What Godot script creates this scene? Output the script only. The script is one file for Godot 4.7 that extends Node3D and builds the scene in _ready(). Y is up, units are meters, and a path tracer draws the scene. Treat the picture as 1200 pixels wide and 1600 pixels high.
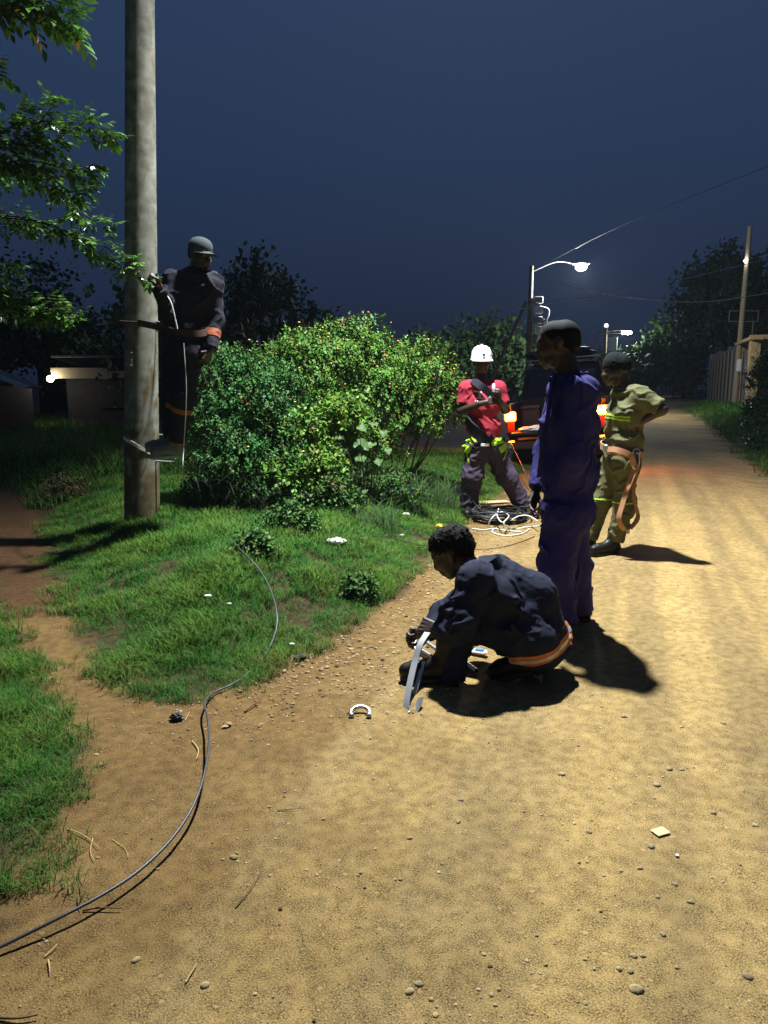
extends Node3D
# A night repair crew by a dirt road: terrain, verge plants, five people, a pickup, poles and lamps.
const FPX := 1186.0
const PITCH := 0.16705
const EYE := Vector3(0, 1.4, 0)
const LAMP := Vector3(0.42, 6.9, -6.6)
var taken := {}
var M := {}
var rng := RandomNumberGenerator.new()
var bumpy := FastNoiseLite.new()
var blotch := FastNoiseLite.new()
var wrinkle := FastNoiseLite.new()
var verge := PackedVector2Array()
var lawn := PackedVector2Array()
var bank := PackedVector2Array()
var road_a := Vector2.ZERO
var road_dir := Vector2.ZERO

func _ready() -> void:
	rng.seed = 7
	var cam := Camera3D.new()
	cam.name = "camera"
	cam.position = EYE
	cam.rotation.x = -PITCH
	cam.fov = rad_to_deg(2.0 * atan(800.0 / FPX))
	cam.near = 0.05
	cam.far = 900.0
	cam.current = true
	add_child(cam)
	var sky := ProceduralSkyMaterial.new()
	sky.sky_top_color = Color(0.18, 0.265, 0.395)
	sky.sky_horizon_color = Color(0.085, 0.11, 0.18)
	sky.sky_curve = 0.25
	sky.ground_bottom_color = Color(0.05, 0.05, 0.06)
	sky.ground_horizon_color = Color(0.11, 0.13, 0.19)
	var env := Environment.new()
	env.background_mode = Environment.BG_SKY
	env.sky = Sky.new()
	env.sky.sky_material = sky
	env.tonemap_mode = Environment.TONE_MAPPER_LINEAR
	env.tonemap_exposure = 1.0
	env.fog_enabled = true
	env.fog_density = 0.0004
	env.fog_light_color = Color(0.86, 0.92, 1.0)
	env.sdfgi_enabled = true
	env.ssao_enabled = true
	env.ssil_enabled = true
	var we := WorldEnvironment.new()
	we.name = "surroundings"
	we.environment = env
	add_child(we)
	bumpy.seed = 3; bumpy.frequency = 1.0; bumpy.fractal_octaves = 3
	blotch.seed = 11; blotch.frequency = 1.0; blotch.fractal_octaves = 3
	wrinkle.seed = 23; wrinkle.frequency = 1.0; wrinkle.fractal_octaves = 2
	make_materials()
	stage("materials")
	make_ground(); stage("ground")
	make_grass(); stage("grass")
	make_concrete_pole(); stage("pole")
	make_shrubs(); stage("shrubs")
	make_overhanging_tree(); stage("tree")
	make_backdrop(); stage("backdrop")
	make_truck(); stage("truck")
	make_people(); stage("people")
	make_gear(); stage("gear")
	make_litter(); stage("litter")

func stage(what: String) -> void:
	print(what, " ", Time.get_ticks_msec())

# ---------------------------------------------------------------- helpers
func ray(u: float, v: float) -> Vector3:
	var fx := (u - 600.0) / FPX
	var fy := (800.0 - v) / FPX
	return Vector3(fx, fy * cos(PITCH) - sin(PITCH), -fy * sin(PITCH) - cos(PITCH))

func at(u: float, v: float, d: float) -> Vector3:   # the point d metres ahead that is seen at (u, v)
	var r := ray(u, v)
	return EYE + r * (d / -r.z)

func gp(u: float, v: float, y := 0.0) -> Vector3:   # the point at height y that is seen at (u, v)
	var r := ray(u, v)
	return EYE + r * ((y - EYE.y) / r.y)

func on(x: float, d: float, lift := 0.0) -> Vector3:
	return Vector3(x, height(x, d) + lift, -d)

func seen(u: float, v: float, lift := 0.0) -> Vector3:   # the point of the terrain seen at (u, v)
	var y := 0.0
	for i in 8:
		var p := gp(u, v, y + lift)
		y = lerpf(y, height(p.x, -p.z), 0.7)
	return gp(u, v, y + lift)

func lin(r: float, g: float, b: float, a := 1.0) -> Color:
	var c := Color(r, g, b).linear_to_srgb()
	c.a = a
	return c

func mat(key: String, color: Color, rough := 0.8, metal := 0.0, spec := 0.5) -> StandardMaterial3D:
	var m := StandardMaterial3D.new()
	m.resource_name = key
	m.albedo_color = color
	m.roughness = rough
	m.metallic = metal
	m.metallic_specular = spec
	M[key] = m
	return m

func noise_tex(seed_: int, freq: float, low: Color, high: Color, size := 512, octaves := 4, power := 1.0, kind := FastNoiseLite.TYPE_SIMPLEX_SMOOTH) -> ImageTexture:
	var n := FastNoiseLite.new()
	n.seed = seed_
	n.noise_type = kind
	n.frequency = freq
	n.fractal_octaves = octaves
	var grey := n.get_seamless_image(size, size)
	grey.convert(Image.FORMAT_L8)
	var src := grey.get_data()
	var lut := PackedByteArray()
	for i in 256:
		var c := low.lerp(high, pow(i / 255.0, power))
		lut.append_array([int(c.r * 255), int(c.g * 255), int(c.b * 255)])
	var out := PackedByteArray()
	out.resize(src.size() * 3)
	var o := 0
	for b in src:
		var j := b * 3
		out[o] = lut[j]; out[o + 1] = lut[j + 1]; out[o + 2] = lut[j + 2]
		o += 3
	return ImageTexture.create_from_image(Image.create_from_data(size, size, false, Image.FORMAT_RGB8, out))

func tri(m: StandardMaterial3D, tex: Texture2D, scale: float, world := false) -> StandardMaterial3D:
	m.albedo_texture = tex
	m.uv1_triplanar = true
	m.uv1_world_triplanar = world
	m.uv1_scale = Vector3.ONE * scale
	return m

func relief(m: StandardMaterial3D, tex: Texture2D, cm: float) -> StandardMaterial3D:
	m.heightmap_enabled = true
	m.heightmap_texture = tex
	m.heightmap_scale = cm
	return m

func numbered(called: String) -> String:
	var n: int = taken.get(called, 0)
	taken[called] = n + 1
	return called if n == 0 else "%s_%03d" % [called, n]

func tag(o: Node3D, label: String, category := "", group := "", kind := "") -> Node3D:
	if label: o.set_meta("label", label)
	if category: o.set_meta("category", category)
	if group: o.set_meta("group", group)
	if kind: o.set_meta("kind", kind)
	return o

func thing(called: String, label: String, category: String, where := Vector3.ZERO, group := "") -> Node3D:
	var o := Node3D.new()
	o.name = numbered(called)
	o.position = where
	add_child(o, true)
	return tag(o, label, category, group)

func part(parent: Node3D, called: String, mesh: Mesh, m: Material, where := Vector3.ZERO, basis_ := Basis.IDENTITY) -> MeshInstance3D:
	var o := MeshInstance3D.new()
	o.name = numbered(called) if parent == self else called
	o.mesh = mesh
	o.material_override = m
	o.transform = Transform3D(basis_, where)
	parent.add_child(o, true)
	return o

func single(called: String, label: String, category: String, mesh: Mesh, m: Material, where := Vector3.ZERO, group := "", basis_ := Basis.IDENTITY) -> MeshInstance3D:
	var o := part(self, called, mesh, m, where, basis_)
	tag(o, label, category, group)
	return o

func many(parent: Node3D, called: String, mesh: Mesh, m: Material, xf: Array, colors := PackedColorArray()) -> MultiMeshInstance3D:
	var mm := MultiMesh.new()
	mm.transform_format = MultiMesh.TRANSFORM_3D
	mm.use_colors = colors.size() > 0
	mm.mesh = mesh
	mm.instance_count = xf.size()
	for i in xf.size():
		mm.set_instance_transform(i, xf[i])
		if mm.use_colors: mm.set_instance_color(i, colors[i])
	var o := MultiMeshInstance3D.new()
	o.name = numbered(called) if parent == self else called
	o.multimesh = mm
	o.material_override = m
	o.set_meta("kind", "stuff")
	parent.add_child(o, true)
	return o

func arrays(v: PackedVector3Array, idx: PackedInt32Array, n := PackedVector3Array(), uv := PackedVector2Array(), col := PackedColorArray()) -> ArrayMesh:
	var a := []
	a.resize(Mesh.ARRAY_MAX)
	a[Mesh.ARRAY_VERTEX] = v
	a[Mesh.ARRAY_NORMAL] = n if n.size() else smooth_normals(v, idx)
	if uv.size(): a[Mesh.ARRAY_TEX_UV] = uv
	if col.size(): a[Mesh.ARRAY_COLOR] = col
	a[Mesh.ARRAY_INDEX] = idx
	var m := ArrayMesh.new()
	m.add_surface_from_arrays(Mesh.PRIMITIVE_TRIANGLES, a)
	return m

func smooth_normals(v: PackedVector3Array, idx: PackedInt32Array) -> PackedVector3Array:
	var n := PackedVector3Array()
	n.resize(v.size())
	for t in range(0, idx.size(), 3):
		var a := idx[t]; var b := idx[t + 1]; var c := idx[t + 2]
		var f := (v[c] - v[a]).cross(v[b] - v[a])
		n[a] += f; n[b] += f; n[c] += f
	for i in n.size(): n[i] = n[i].normalized()
	return n

func curve_points(pts: Array, step: float) -> PackedVector3Array:
	var out := PackedVector3Array()
	for i in pts.size() - 1:
		var p0: Vector3 = pts[maxi(i - 1, 0)]; var p1: Vector3 = pts[i]; var p2: Vector3 = pts[i + 1]; var p3: Vector3 = pts[mini(i + 2, pts.size() - 1)]
		var n := maxi(1, int(ceil(p1.distance_to(p2) / step)))
		for k in n:
			out.append(p1.cubic_interpolate(p2, p0, p3, float(k) / n))
	out.append(pts[pts.size() - 1])
	return out

func tube(pts: Array, r0: float, r1 := -1.0, sides := 6, step := 0.05, squash := 1.0) -> ArrayMesh:
	var p := curve_points(pts, step)
	if r1 < 0.0: r1 = r0
	var v := PackedVector3Array(); var idx := PackedInt32Array(); var nn := PackedVector3Array()
	var side := Vector3.ZERO
	for i in p.size():
		var t := (p[mini(i + 1, p.size() - 1)] - p[maxi(i - 1, 0)]).normalized()
		if side == Vector3.ZERO: side = t.cross(Vector3.UP if absf(t.y) < 0.9 else Vector3.RIGHT).normalized()
		side = (side - t * side.dot(t)).normalized()
		var up := side.cross(t)
		var r := lerpf(r0, r1, float(i) / maxi(1, p.size() - 1))
		for k in sides:
			var a := TAU * k / sides
			var o := side * cos(a) + up * sin(a) * squash
			v.append(p[i] + o * r); nn.append(o.normalized())
	for i in p.size() - 1:
		for k in sides:
			var a := i * sides + k; var b := i * sides + (k + 1) % sides
			idx.append_array([a, b, a + sides, b, b + sides, a + sides])
	for e in [0, p.size() - 1]:
		var c := v.size()
		var out := (p[e] - p[1 if e == 0 else e - 1]).normalized()
		v.append(p[e]); nn.append(out)
		for k in sides:
			var ka: int = e * sides + k; var kb: int = e * sides + (k + 1) % sides
			idx.append_array([c, kb, ka] if e == 0 else [c, ka, kb])
	return arrays(v, idx, nn)

func ribbon(pts: Array, across: Array, w: float, thick: float, step := 0.02) -> ArrayMesh:   # a flat strap through pts whose width lies along across
	var p := curve_points(pts, step)
	var v := PackedVector3Array(); var idx := PackedInt32Array(); var nn := PackedVector3Array()
	for i in p.size():
		var t := (p[mini(i + 1, p.size() - 1)] - p[maxi(i - 1, 0)]).normalized()
		var f := float(i) / maxi(1, p.size() - 1) * (across.size() - 1)
		var k := mini(int(f), across.size() - 2) if across.size() > 1 else 0
		var s: Vector3 = across[k].lerp(across[k + 1], f - k) if across.size() > 1 else across[0]
		s = (s - t * s.dot(t)).normalized()
		var n := t.cross(s)
		for q in [[-1, 1, n], [1, 1, n], [1, 1, s], [1, -1, s], [1, -1, -n], [-1, -1, -n], [-1, -1, -s], [-1, 1, -s]]:
			v.append(p[i] + s * (w * 0.5 * q[0]) + n * (thick * 0.5 * q[1])); nn.append(q[2])
	for i in p.size() - 1:
		for k in [0, 2, 4, 6]:
			var a: int = i * 8 + k
			idx.append_array([a, a + 1, a + 8, a + 1, a + 9, a + 8])
	for e in [0, p.size() - 1]:
		var a: int = e * 8
		idx.append_array([a, a + 1, a + 3, a, a + 3, a + 5])
	return arrays(v, idx, nn)

func lathe(profile: Array, sides := 24, squash := Vector3.ONE) -> ArrayMesh:
	var v := PackedVector3Array(); var idx := PackedInt32Array()
	for q in profile:
		for k in sides:
			var a := TAU * k / sides
			v.append(Vector3(cos(a) * q.x, q.y, sin(a) * q.x) * squash)
	for i in profile.size() - 1:
		for k in sides:
			var a := i * sides + k; var b := i * sides + (k + 1) % sides
			idx.append_array([a, a + sides, b, b, a + sides, b + sides])
	return arrays(v, idx)

func block(sz: Vector3, c := 0.01, center := Vector3.ZERO) -> ArrayMesh:   # a box with chamfered edges
	var st := SurfaceTool.new()
	st.begin(Mesh.PRIMITIVE_TRIANGLES)
	block_to(st, sz, c, center)
	st.generate_normals()
	return st.commit()

func block_to(st: SurfaceTool, sz: Vector3, c: float, center: Vector3, b := Basis.IDENTITY) -> void:
	var h := sz * 0.5
	c = minf(c, minf(h.x, minf(h.y, h.z)) * 0.9)
	var corner := func(sx: float, sy: float, sz_: float, ax: int) -> Vector3:
		var p := Vector3(sx * (h.x - c), sy * (h.y - c), sz_ * (h.z - c))
		p[ax] += c * [sx, sy, sz_][ax]
		return center + b * p
	st.set_smooth_group(-1)
	for ax in 3:
		for s in [-1.0, 1.0]:
			var q := []
			for e in [[-1.0, -1.0], [1.0, -1.0], [1.0, 1.0], [-1.0, 1.0]]:
				var d := [0.0, 0.0, 0.0]
				d[ax] = s; d[(ax + 1) % 3] = e[0]; d[(ax + 2) % 3] = e[1]
				q.append(corner.call(d[0], d[1], d[2], ax))
			if s > 0: q.reverse()
			quad(st, q[0], q[1], q[2], q[3])
	for ax in 3:
		var a1 := (ax + 1) % 3; var a2 := (ax + 2) % 3
		for s in [[-1.0, -1.0], [1.0, -1.0], [1.0, 1.0], [-1.0, 1.0]]:
			var d0 := [0.0, 0.0, 0.0]; var d1 := [0.0, 0.0, 0.0]
			d0[ax] = -1.0; d1[ax] = 1.0
			d0[a1] = s[0]; d1[a1] = s[0]; d0[a2] = s[1]; d1[a2] = s[1]
			var q := [corner.call(d0[0], d0[1], d0[2], a1), corner.call(d0[0], d0[1], d0[2], a2), corner.call(d1[0], d1[1], d1[2], a2), corner.call(d1[0], d1[1], d1[2], a1)]
			if s[0] * s[1] < 0: q.reverse()
			quad(st, q[0], q[1], q[2], q[3])
	for sx in [-1.0, 1.0]:
		for sy in [-1.0, 1.0]:
			for sz_ in [-1.0, 1.0]:
				var q := [corner.call(sx, sy, sz_, 0), corner.call(sx, sy, sz_, 1), corner.call(sx, sy, sz_, 2)]
				if sx * sy * sz_ > 0: q.reverse()
				for p in q: st.add_vertex(p)

func quad(st: SurfaceTool, a: Vector3, b: Vector3, c: Vector3, d: Vector3) -> void:
	for p in [a, b, c, a, c, d]: st.add_vertex(p)

func ball(r: float, rings := 8) -> SphereMesh:
	var s := SphereMesh.new()
	s.radius = r; s.height = 2.0 * r; s.radial_segments = rings * 2; s.rings = rings
	return s

func facing(y: Vector3, toward: Vector3) -> Basis:   # basis whose Y is y and whose Z leans toward
	y = y.normalized()
	var x := y.cross(toward).normalized()
	return Basis(x, y, x.cross(y))

func make_materials() -> void:
	var grain := noise_tex(1, 0.02, Color(0.72, 0.72, 0.72), Color(1, 1, 1), 512, 5)
	var fine := noise_tex(2, 0.12, Color(0.78, 0.78, 0.78), Color(1, 1, 1), 512, 4)
	M["grain"] = grain
	M["fine"] = fine
	tri(mat("concrete", lin(0.33, 0.335, 0.285), 0.85), noise_tex(5, 0.012, Color(0.55, 0.53, 0.47), Color(1, 1, 1), 512, 6), 1.1)
	relief(M.concrete, fine, 0.25)
	M.concrete.vertex_color_use_as_albedo = true
	tri(mat("wood_pole", lin(0.30, 0.235, 0.15), 0.85), grain, 1.5)
	tri(mat("bark", lin(0.09, 0.07, 0.05), 0.9), grain, 6.0)
	mat("steel", lin(0.62, 0.63, 0.63), 0.42, 1.0)
	mat("dull_steel", lin(0.34, 0.34, 0.34), 0.5, 0.9)
	mat("black_rubber", lin(0.012, 0.012, 0.013), 0.5)
	mat("grey_cable", lin(0.05, 0.05, 0.053), 0.45)
	mat("white_cable", lin(0.62, 0.62, 0.6), 0.5)
	mat("white_tape", lin(0.72, 0.72, 0.7), 0.5)
	tri(mat("navy_cloth", lin(0.020, 0.024, 0.048), 0.85), fine, 9.0)
	tri(mat("blue_cloth", lin(0.046, 0.042, 0.19), 0.85), fine, 9.0)
	tri(mat("dark_cloth", lin(0.026, 0.026, 0.038), 0.85), fine, 9.0)
	tri(mat("plum_cloth", lin(0.075, 0.055, 0.085), 0.85), fine, 9.0)
	tri(mat("green_cloth", lin(0.155, 0.155, 0.070), 0.85), fine, 9.0)
	tri(mat("red_cloth", lin(0.42, 0.035, 0.06), 0.85), fine, 9.0)
	for k in ["navy_cloth", "blue_cloth", "dark_cloth", "plum_cloth", "green_cloth", "red_cloth"]:
		relief(M[k], fine, 0.03)
		M[k].metallic_specular = 0.3
	tri(mat("orange_band", lin(0.60, 0.17, 0.025), 0.6), fine, 9.0)
	mat("silver_band", lin(0.5, 0.5, 0.46), 0.35, 0.3)
	mat("lime_patch", lin(0.35, 0.62, 0.03), 0.6)
	tri(mat("skin", lin(0.062, 0.034, 0.024), 0.5), grain, 8.0)
	tri(mat("hair", lin(0.006, 0.0055, 0.0055), 0.8, 0.0, 0.3), fine, 12.0)
	relief(M.hair, fine, 0.3)
	tri(mat("knit", lin(0.017, 0.02, 0.02), 1.0, 0.0, 0.2), fine, 14.0)
	relief(M.knit, fine, 0.15)
	mat("cap_cloth", lin(0.06, 0.07, 0.075), 0.95, 0.0, 0.2)
	mat("helmet_shell", lin(0.82, 0.82, 0.8), 0.3)
	mat("emblem", lin(0.04, 0.05, 0.08), 0.6)
	mat("boot_leather", lin(0.012, 0.011, 0.010), 0.42, 0.0, 0.35)
	mat("boot_sole", lin(0.03, 0.028, 0.025), 0.8)
	mat("pale_sole", lin(0.30, 0.29, 0.27), 0.8)
	tri(mat("webbing", lin(0.52, 0.26, 0.13), 0.8), fine, 16.0)
	mat("print_white", lin(0.78, 0.76, 0.74), 0.7)

# ---------------------------------------------------------------- ground
func edge(poly: PackedVector2Array, p: Vector2) -> float:   # distance to the outline, positive inside
	var best := 1e9
	var inside := false
	var n := poly.size()
	var a := poly[n - 1]
	for i in n:
		var b := poly[i]
		var ab := b - a
		var h := clampf((p - a).dot(ab) / ab.length_squared(), 0.0, 1.0)
		best = minf(best, p.distance_squared_to(a + ab * h))
		if (a.y > p.y) != (b.y > p.y) and p.x < ab.x * (p.y - a.y) / ab.y + a.x:
			inside = not inside
		a = b
	return sqrt(best) if inside else -sqrt(best)

func across_road(x: float, d: float) -> float:   # metres to the right of the road's left edge
	var q := Vector2(x, d) - road_a
	return q.x * road_dir.y - q.y * road_dir.x

func zones(x: float, d: float) -> Vector3:   # how far inside the verge, the lawn and the right bank
	var p := Vector2(x, d)
	var wob := bumpy.get_noise_2d(x * 2.3, d * 2.3) * 0.14
	var g := -9.0; var l := -9.0; var r := -9.0
	if across_road(x, d) < 2.2: g = edge(verge, p) + wob
	if x < -0.6 and d < 6.0: l = edge(lawn, p) + wob
	if x > 2.5: r = edge(bank, p) + wob
	return Vector3(g, l, r)

func height(x: float, d: float) -> float:
	return height_of(x, d, zones(x, d))

func height_of(x: float, d: float, z: Vector3) -> float:
	var s := across_road(x, d)
	var h := bumpy.get_noise_2d(x * 0.35, d * 0.35) * 0.02
	h += 0.24 * smoothstep(0.0, 1.1, z.x) + 0.06 * smoothstep(0.0, 0.4, z.y) + 0.22 * smoothstep(0.0, 2.0, z.z)
	if s > 0.0 and s < 3.8:
		h -= 0.018 * (exp(-pow((s - 1.1) / 0.22, 2.0)) + exp(-pow((s - 2.6) / 0.25, 2.0)))
	if d < 9.0:
		h += bumpy.get_noise_2d(x * 2.1, d * 2.1) * 0.003 + bumpy.get_noise_2d(x * 9.0 + 40.0, d * 9.0) * (0.0009 + 0.004 * smoothstep(0.9, -0.2, absf(s)))
	return h

func axis(lo: float, fine_lo: float, fine_hi: float, hi: float, step: float, grow: float) -> PackedFloat32Array:
	var a := PackedFloat32Array()
	var x := fine_lo; var s := step
	while x > lo:
		s *= grow; x -= s; a.append(x)
	a.reverse()
	x = fine_lo
	while x < fine_hi:
		a.append(x); x += step
	s = step
	while x < hi:
		a.append(x); s *= grow; x += s
	a.append(hi)
	return a

func make_ground() -> void:
	road_a = flat(gp(680, 862))
	road_dir = (flat(gp(905, 676)) - road_a).normalized()
	for q in [[45, 778], [60, 805], [66, 840], [75, 880], [82, 915], [97, 957], [130, 1008], [152, 1052], [205, 1076], [260, 1093], [330, 1087], [380, 1078], [430, 1042], [520, 1000], [600, 955], [650, 905], [680, 862], [705, 838], [740, 812], [800, 752], [850, 708], [905, 676]]:
		verge.append(flat(gp(q[0], q[1])))
	var far := road_a + road_dir * 170.0
	verge.append_array([far, Vector2(-160, 200), Vector2(-160, 12), flat(gp(-160, 757)), flat(gp(-10, 764))])
	for q in [[-500, 890], [-60, 900], [0, 944], [40, 1000], [62, 1040], [90, 1100], [114, 1180], [110, 1240], [85, 1310], [62, 1360], [25, 1420], [0, 1452], [-80, 1530], [-600, 1600]]:
		lawn.append(flat(gp(q[0], q[1])))
	for q in [[1320, 850], [1200, 746], [1140, 694], [1092, 657], [1064, 641]]:
		bank.append(flat(gp(q[0], q[1])))
	bank.append_array([far + Vector2(8, 10), Vector2(160, 170), Vector2(160, 5), Vector2(9, 5)])

	var xs := axis(-150.0, -4.2, 4.2, 150.0, 0.042, 1.11)
	var ds := axis(-6.0, 1.2, 9.6, 320.0, 0.042, 1.09)
	var nx := xs.size(); var nd := ds.size()
	var v := PackedVector3Array(); var col := PackedColorArray(); var uv := PackedVector2Array(); var kind := PackedByteArray()
	v.resize(nx * nd); col.resize(nx * nd); uv.resize(nx * nd); kind.resize(nx * nd)
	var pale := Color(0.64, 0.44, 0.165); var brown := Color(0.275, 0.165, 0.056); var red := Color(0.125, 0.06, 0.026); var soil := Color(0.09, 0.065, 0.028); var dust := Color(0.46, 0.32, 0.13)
	var i := 0
	for d in ds:
		for x in xs:
			var z := zones(x, d)
			var s := across_road(x, d)
			v[i] = Vector3(x, height_of(x, d, z), -d)
			uv[i] = Vector2(x, d)
			var g := maxf(z.x, maxf(z.y, z.z))
			var n1 := blotch.get_noise_2d(x * 0.9, d * 0.9); var n2 := blotch.get_noise_2d(x * 4.0 + 9.0, d * 4.0)
			var c := brown.lerp(pale, smoothstep(-0.1, 1.7, s + n1 * 0.45 + n2 * 0.15))
			var t := (Vector2(x, d) - road_a).dot(road_dir)
			var streak := blotch.get_noise_2d(s * 3.4 + 5.0, t * 0.10) + 0.3 * blotch.get_noise_2d(s * 8.0, t * 0.5 + 60.0)
			c = c.lerp(dust, clampf(0.4 + streak * 2.2 + n1 * 0.15, 0.0, 1.0) * smoothstep(0.0, 0.7, s))
			c = c.lerp(red, smoothstep(0.1, 0.8, -s - 1.25 + n1 * 0.5 - 0.02 * d + smoothstep(4.2, 5.4, d) * 1.2) * 0.85)  # reddish path soil, its colour darkened further for the weaker lamplight over there
			c = c.lerp(soil, smoothstep(-0.06, 0.10, g + n2 * 0.08))
			c *= 1.0 + 0.07 * n2
			c.a = 1.0
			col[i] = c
			kind[i] = 0 if g > 0.03 else (1 if s > -0.35 else 2)
			i += 1
	var nn := PackedVector3Array()
	nn.resize(v.size())
	for b in nd:
		for a in nx:
			var k := b * nx + a
			var ex := v[k + (1 if a < nx - 1 else 0)] - v[k - (1 if a > 0 else 0)]
			var ed := v[k + (nx if b < nd - 1 else 0)] - v[k - (nx if b > 0 else 0)]
			nn[k] = ex.cross(ed).normalized()
	var speck := dirt_tex()
	var coarse := noise_tex(32, 0.012, Color(0.88, 0.875, 0.87), Color(1, 1, 1), 512, 5)
	var m := mat("dirt", Color(1, 1, 1), 0.95, 0.0, 0.3)
	m.vertex_color_use_as_albedo = true
	m.albedo_texture = speck
	m.uv1_scale = Vector3(0.71, 0.71, 1)
	m.detail_enabled = true
	m.detail_blend_mode = BaseMaterial3D.BLEND_MODE_MUL
	m.detail_albedo = coarse
	m.detail_uv_layer = BaseMaterial3D.DETAIL_UV_2
	m.uv2_scale = Vector3(0.37, 0.31, 1)
	relief(m, speck, 0.35)
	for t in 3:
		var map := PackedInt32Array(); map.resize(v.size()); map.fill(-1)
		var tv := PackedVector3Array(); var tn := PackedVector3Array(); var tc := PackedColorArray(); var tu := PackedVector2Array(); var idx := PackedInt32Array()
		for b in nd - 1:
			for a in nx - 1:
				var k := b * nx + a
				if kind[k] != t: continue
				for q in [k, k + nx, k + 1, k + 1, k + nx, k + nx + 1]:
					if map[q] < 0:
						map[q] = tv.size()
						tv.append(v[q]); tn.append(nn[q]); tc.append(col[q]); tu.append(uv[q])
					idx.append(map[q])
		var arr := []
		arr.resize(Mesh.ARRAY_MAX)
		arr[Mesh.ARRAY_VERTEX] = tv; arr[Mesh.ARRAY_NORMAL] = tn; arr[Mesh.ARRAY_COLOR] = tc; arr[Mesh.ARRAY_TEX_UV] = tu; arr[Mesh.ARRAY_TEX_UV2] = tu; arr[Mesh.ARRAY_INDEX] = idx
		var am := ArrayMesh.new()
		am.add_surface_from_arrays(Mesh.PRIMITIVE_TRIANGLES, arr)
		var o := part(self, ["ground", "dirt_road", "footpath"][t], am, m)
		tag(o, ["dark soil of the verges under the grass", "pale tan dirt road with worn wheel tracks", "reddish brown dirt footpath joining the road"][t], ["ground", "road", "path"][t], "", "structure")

func dirt_tex() -> ImageTexture:   # fine dust with crumbs, dark bits and small pale pebbles
	var n := FastNoiseLite.new()
	n.seed = 8; n.frequency = 0.22; n.fractal_octaves = 3
	var a := n.get_seamless_image(1024, 1024)
	n.seed = 9; n.frequency = 0.02; n.fractal_octaves = 5
	var b := n.get_seamless_image(1024, 1024)
	a.convert(Image.FORMAT_L8); b.convert(Image.FORMAT_L8)
	var pa := a.get_data(); var pb := b.get_data()
	var out := PackedByteArray()
	out.resize(1024 * 1024)
	for i in out.size():
		out[i] = clampi(198 + ((pa[i] - 128) * (40 + (255 - pb[i]) / 3)) / 128 + (pb[i] - 128) / 4, 0, 255)
	var r := RandomNumberGenerator.new()
	r.seed = 12
	for k in 4200:
		var x := r.randi() % 1024; var y := r.randi() % 1024
		if pb[y * 1024 + x] > 150 and r.randf() < 0.7: continue
		var dark := r.randf() < 0.55
		var rad := 0.6 + 1.1 * r.randf() if dark else 0.8 + 4.2 * pow(r.randf(), 3.0)
		var ex := r.randf_range(0.6, 1.5)
		var lum := r.randi_range(80, 140) if dark else r.randi_range(205, 238)
		for dy in range(-6, 7):
			for dx in range(-6, 7):
				if dx * dx * ex + dy * dy / ex <= rad * rad:
					out[((y + dy) & 1023) * 1024 + ((x + dx) & 1023)] = lum
	return ImageTexture.create_from_image(Image.create_from_data(1024, 1024, false, Image.FORMAT_L8, out))

func flat(p: Vector3) -> Vector2:
	return Vector2(p.x, -p.z)

# ---------------------------------------------------------------- grass and stones
func leaf_mesh(w: float, fold := 0.12, droop := 0.15) -> ArrayMesh:   # a leaf of length 1 along +Y that faces +Z
	var st := SurfaceTool.new()
	st.begin(Mesh.PRIMITIVE_TRIANGLES)
	var mid := Vector3(0, 0.45, -fold * w)
	var l := Vector3(-w, 0.42, 0); var r := Vector3(w, 0.42, 0)
	var l2 := Vector3(-w * 0.62, 0.74, -droop * 0.3); var r2 := Vector3(w * 0.62, 0.74, -droop * 0.3)
	var m2 := Vector3(0, 0.76, -fold * w - droop * 0.35); var tip := Vector3(0, 1, -droop); var o := Vector3.ZERO
	for t in [[o, l, mid], [o, mid, r], [l, l2, m2], [l, m2, mid], [mid, m2, r2], [mid, r2, r], [l2, tip, m2], [m2, tip, r2]]:
		for p in t: st.add_vertex(p)
	st.generate_normals()
	return st.commit()

func heart_leaf() -> ArrayMesh:   # a broad leaf of length 1 along +Y with a notch at the stalk and a folded rib
	var out := [Vector2(0, 0.06), Vector2(0.16, -0.04), Vector2(0.33, 0.02), Vector2(0.44, 0.18), Vector2(0.44, 0.38), Vector2(0.34, 0.58), Vector2(0.19, 0.8), Vector2(0.0, 1.0)]
	var v := PackedVector3Array(); var idx := PackedInt32Array()
	var rib := []
	for i in out.size(): rib.append(Vector3(0, lerpf(0.06, 1.0, i / 7.0), -0.06 - 0.18 * pow(i / 7.0, 2.0)))
	for s in [-1.0, 1.0]:
		for i in out.size() - 1:
			var a: Vector2 = out[i]; var b: Vector2 = out[i + 1]
			var pa := Vector3(a.x * s, a.y, 0.05 * sin(i * 2.1) - 0.16 * a.y * a.y); var pb := Vector3(b.x * s, b.y, 0.05 * sin((i + 1) * 2.1) - 0.16 * b.y * b.y)
			if i == 0: pa = rib[0]
			if i == out.size() - 2: pb = rib[7]
			var q := v.size()
			v.append_array([rib[i], pa, pb, rib[i + 1]])
			if s < 0.0: idx.append_array([q, q + 1, q + 2, q, q + 2, q + 3])
			else: idx.append_array([q, q + 2, q + 1, q, q + 3, q + 2])
	return arrays(v, idx)

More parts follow.
